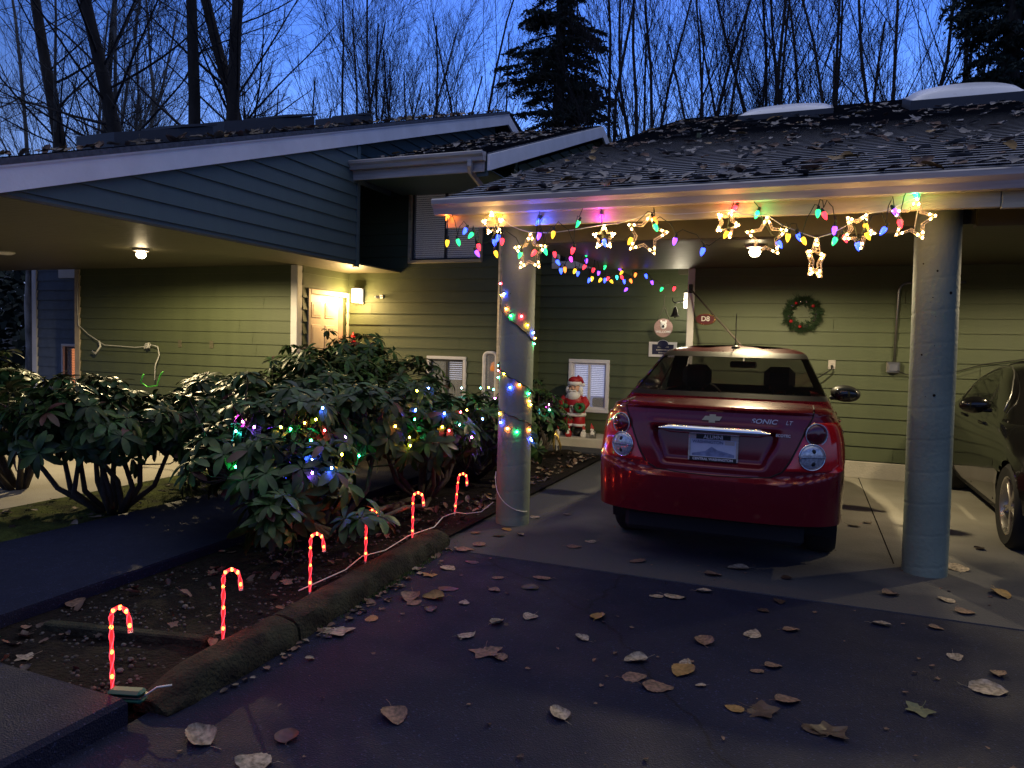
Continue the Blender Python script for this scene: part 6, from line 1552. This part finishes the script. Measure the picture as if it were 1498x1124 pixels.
def mass(name,label,x0,x1,y,depth,h,n,seed,m):
    rr=random.Random(seed); mb=MB()
    for k in range(n):
        x=rr.uniform(x0,x1); z=h*rr.random()**.8; yy=y+rr.uniform(0,depth)
        if noise.noise(Vector((x*.5,z*.5,seed)))<-.25+z/h*.3: continue
        s=rr.uniform(.06,.2); d=Vector((rr.gauss(0,1),rr.gauss(0,1),rr.gauss(0,1))).normalized()*s; e=d.orthogonal().normalized()*s*.6; p=Vector((x,yy,z))
        mb.add([tuple(p-d),tuple(p+e),tuple(p+d),tuple(p-e)],[(0,1,2,3)])
    o=build(name,mb,m); tagit(o,label,'undergrowth',kind='stuff')
mass('undergrowth','dark undergrowth of the wood left of the blue house',-30,-12.9,12.5,6,4.5,16000,2,M['needle'])
mass('undergrowth','low dark undergrowth beyond the roofs',-40,8,30,4,6.5,22000,3,M['needle'])

# ------------------------------------------------------------------ world, camera, render
wd=bpy.data.worlds.new('World'); sc.world=wd; wd.use_nodes=True; N=wd.node_tree.nodes; L=wd.node_tree.links
bg_=N['Background']; tc=N.new('ShaderNodeTexCoord'); sp=N.new('ShaderNodeSeparateXYZ'); L.new(tc.outputs['Generated'],sp.inputs[0])
rp=N.new('ShaderNodeValToRGB'); L.new(sp.outputs['Z'],rp.inputs['Fac']); cr=rp.color_ramp; cr.interpolation='B_SPLINE'
for e,(p,c) in zip([cr.elements[0],cr.elements[1]]+[cr.elements.new(.5) for _ in range(4)],[(0,(.03,.045,.15)),(1,(.006,.020,.16)),(.08,(.31,.39,.64)),(.18,(.20,.35,.76)),(.32,(.055,.165,.60)),(.55,(.014,.05,.32))]):
    e.position=p; e.color=(*c,1)
dt=N.new('ShaderNodeVectorMath'); dt.operation='DOT_PRODUCT'; nv=N.new('ShaderNodeVectorMath'); nv.operation='NORMALIZE'; L.new(tc.outputs['Generated'],nv.inputs[0])
L.new(nv.outputs[0],dt.inputs[0]); gd=Vector((math.sin(R(-8)),math.cos(R(-8)),.30)).normalized(); dt.inputs[1].default_value=gd
mr=N.new('ShaderNodeMapRange'); mr.inputs['From Min'].default_value=.60; mr.inputs['From Max'].default_value=1; mr.inputs['To Min'].default_value=.75; mr.inputs['To Max'].default_value=2.1; mr.interpolation_type='SMOOTHSTEP'
L.new(dt.outputs['Value'],mr.inputs['Value'])
nz=N.new('ShaderNodeTexNoise'); nz.inputs['Scale'].default_value=2.2; nz.inputs['Detail'].default_value=5; L.new(tc.outputs['Generated'],nz.inputs['Vector'])
m2=N.new('ShaderNodeMapRange'); m2.inputs['From Min'].default_value=.3; m2.inputs['From Max'].default_value=.7; m2.inputs['To Min'].default_value=.9; m2.inputs['To Max'].default_value=1.1; L.new(nz.outputs['Fac'],m2.inputs['Value'])
ml=N.new('ShaderNodeMath'); ml.operation='MULTIPLY'; L.new(mr.outputs['Result'],ml.inputs[0]); L.new(m2.outputs['Result'],ml.inputs[1])
mx=N.new('ShaderNodeVectorMath'); mx.operation='SCALE'; L.new(rp.outputs['Color'],mx.inputs[0]); L.new(ml.outputs[0],mx.inputs['Scale']); L.new(mx.outputs[0],bg_.inputs['Color']); bg_.inputs['Strength'].default_value=PW['SKY']

f,yaw,pitch,roll=CAM
fw=Vector((-math.sin(yaw)*math.cos(pitch),math.cos(yaw)*math.cos(pitch),math.sin(pitch))); r0=Vector((math.cos(yaw),math.sin(yaw),0)); u0=r0.cross(fw)
rv=r0*math.cos(roll)+u0*math.sin(roll); uv=-r0*math.sin(roll)+u0*math.cos(roll)
cam=bpy.data.cameras.new('Camera'); co=bpy.data.objects.new('Camera',cam); COL.objects.link(co)
co.matrix_world=Matrix(((rv.x,uv.x,-fw.x,0),(rv.y,uv.y,-fw.y,0),(rv.z,uv.z,-fw.z,H0),(0,0,0,1)))
cam.sensor_fit='HORIZONTAL'; cam.sensor_width=36; cam.lens=f/1498*36; cam.clip_start=.05; cam.clip_end=2000
sc.camera=co
sc.render.engine='CYCLES'; cy=sc.cycles
cy.use_denoising=True
try: cy.denoiser='OPENIMAGEDENOISE'
except Exception: pass
cy.max_bounces=7; cy.diffuse_bounces=3; cy.glossy_bounces=3; cy.transparent_max_bounces=12; cy.transmission_bounces=4
cy.sample_clamp_indirect=2.5; cy.caustics_reflective=False; cy.caustics_refractive=False; cy.use_light_tree=True
dg=bpy.context.evaluated_depsgraph_get()
for o in [q for q in sc.objects if q.type=='FONT']:
    me=bpy.data.meshes.new_from_object(o.evaluated_get(dg)); n=bpy.data.objects.new('tmp',me); COL.objects.link(n); n.parent=o.parent; n.matrix_local=o.matrix_local.copy()
    nm=o.name.split('.')[0]; bpy.data.objects.remove(o,do_unlink=True); n.name=nm
sc.view_settings.view_transform='Standard'; sc.view_settings.look='None'; sc.view_settings.exposure=PW['EXP']; sc.view_settings.gamma=1
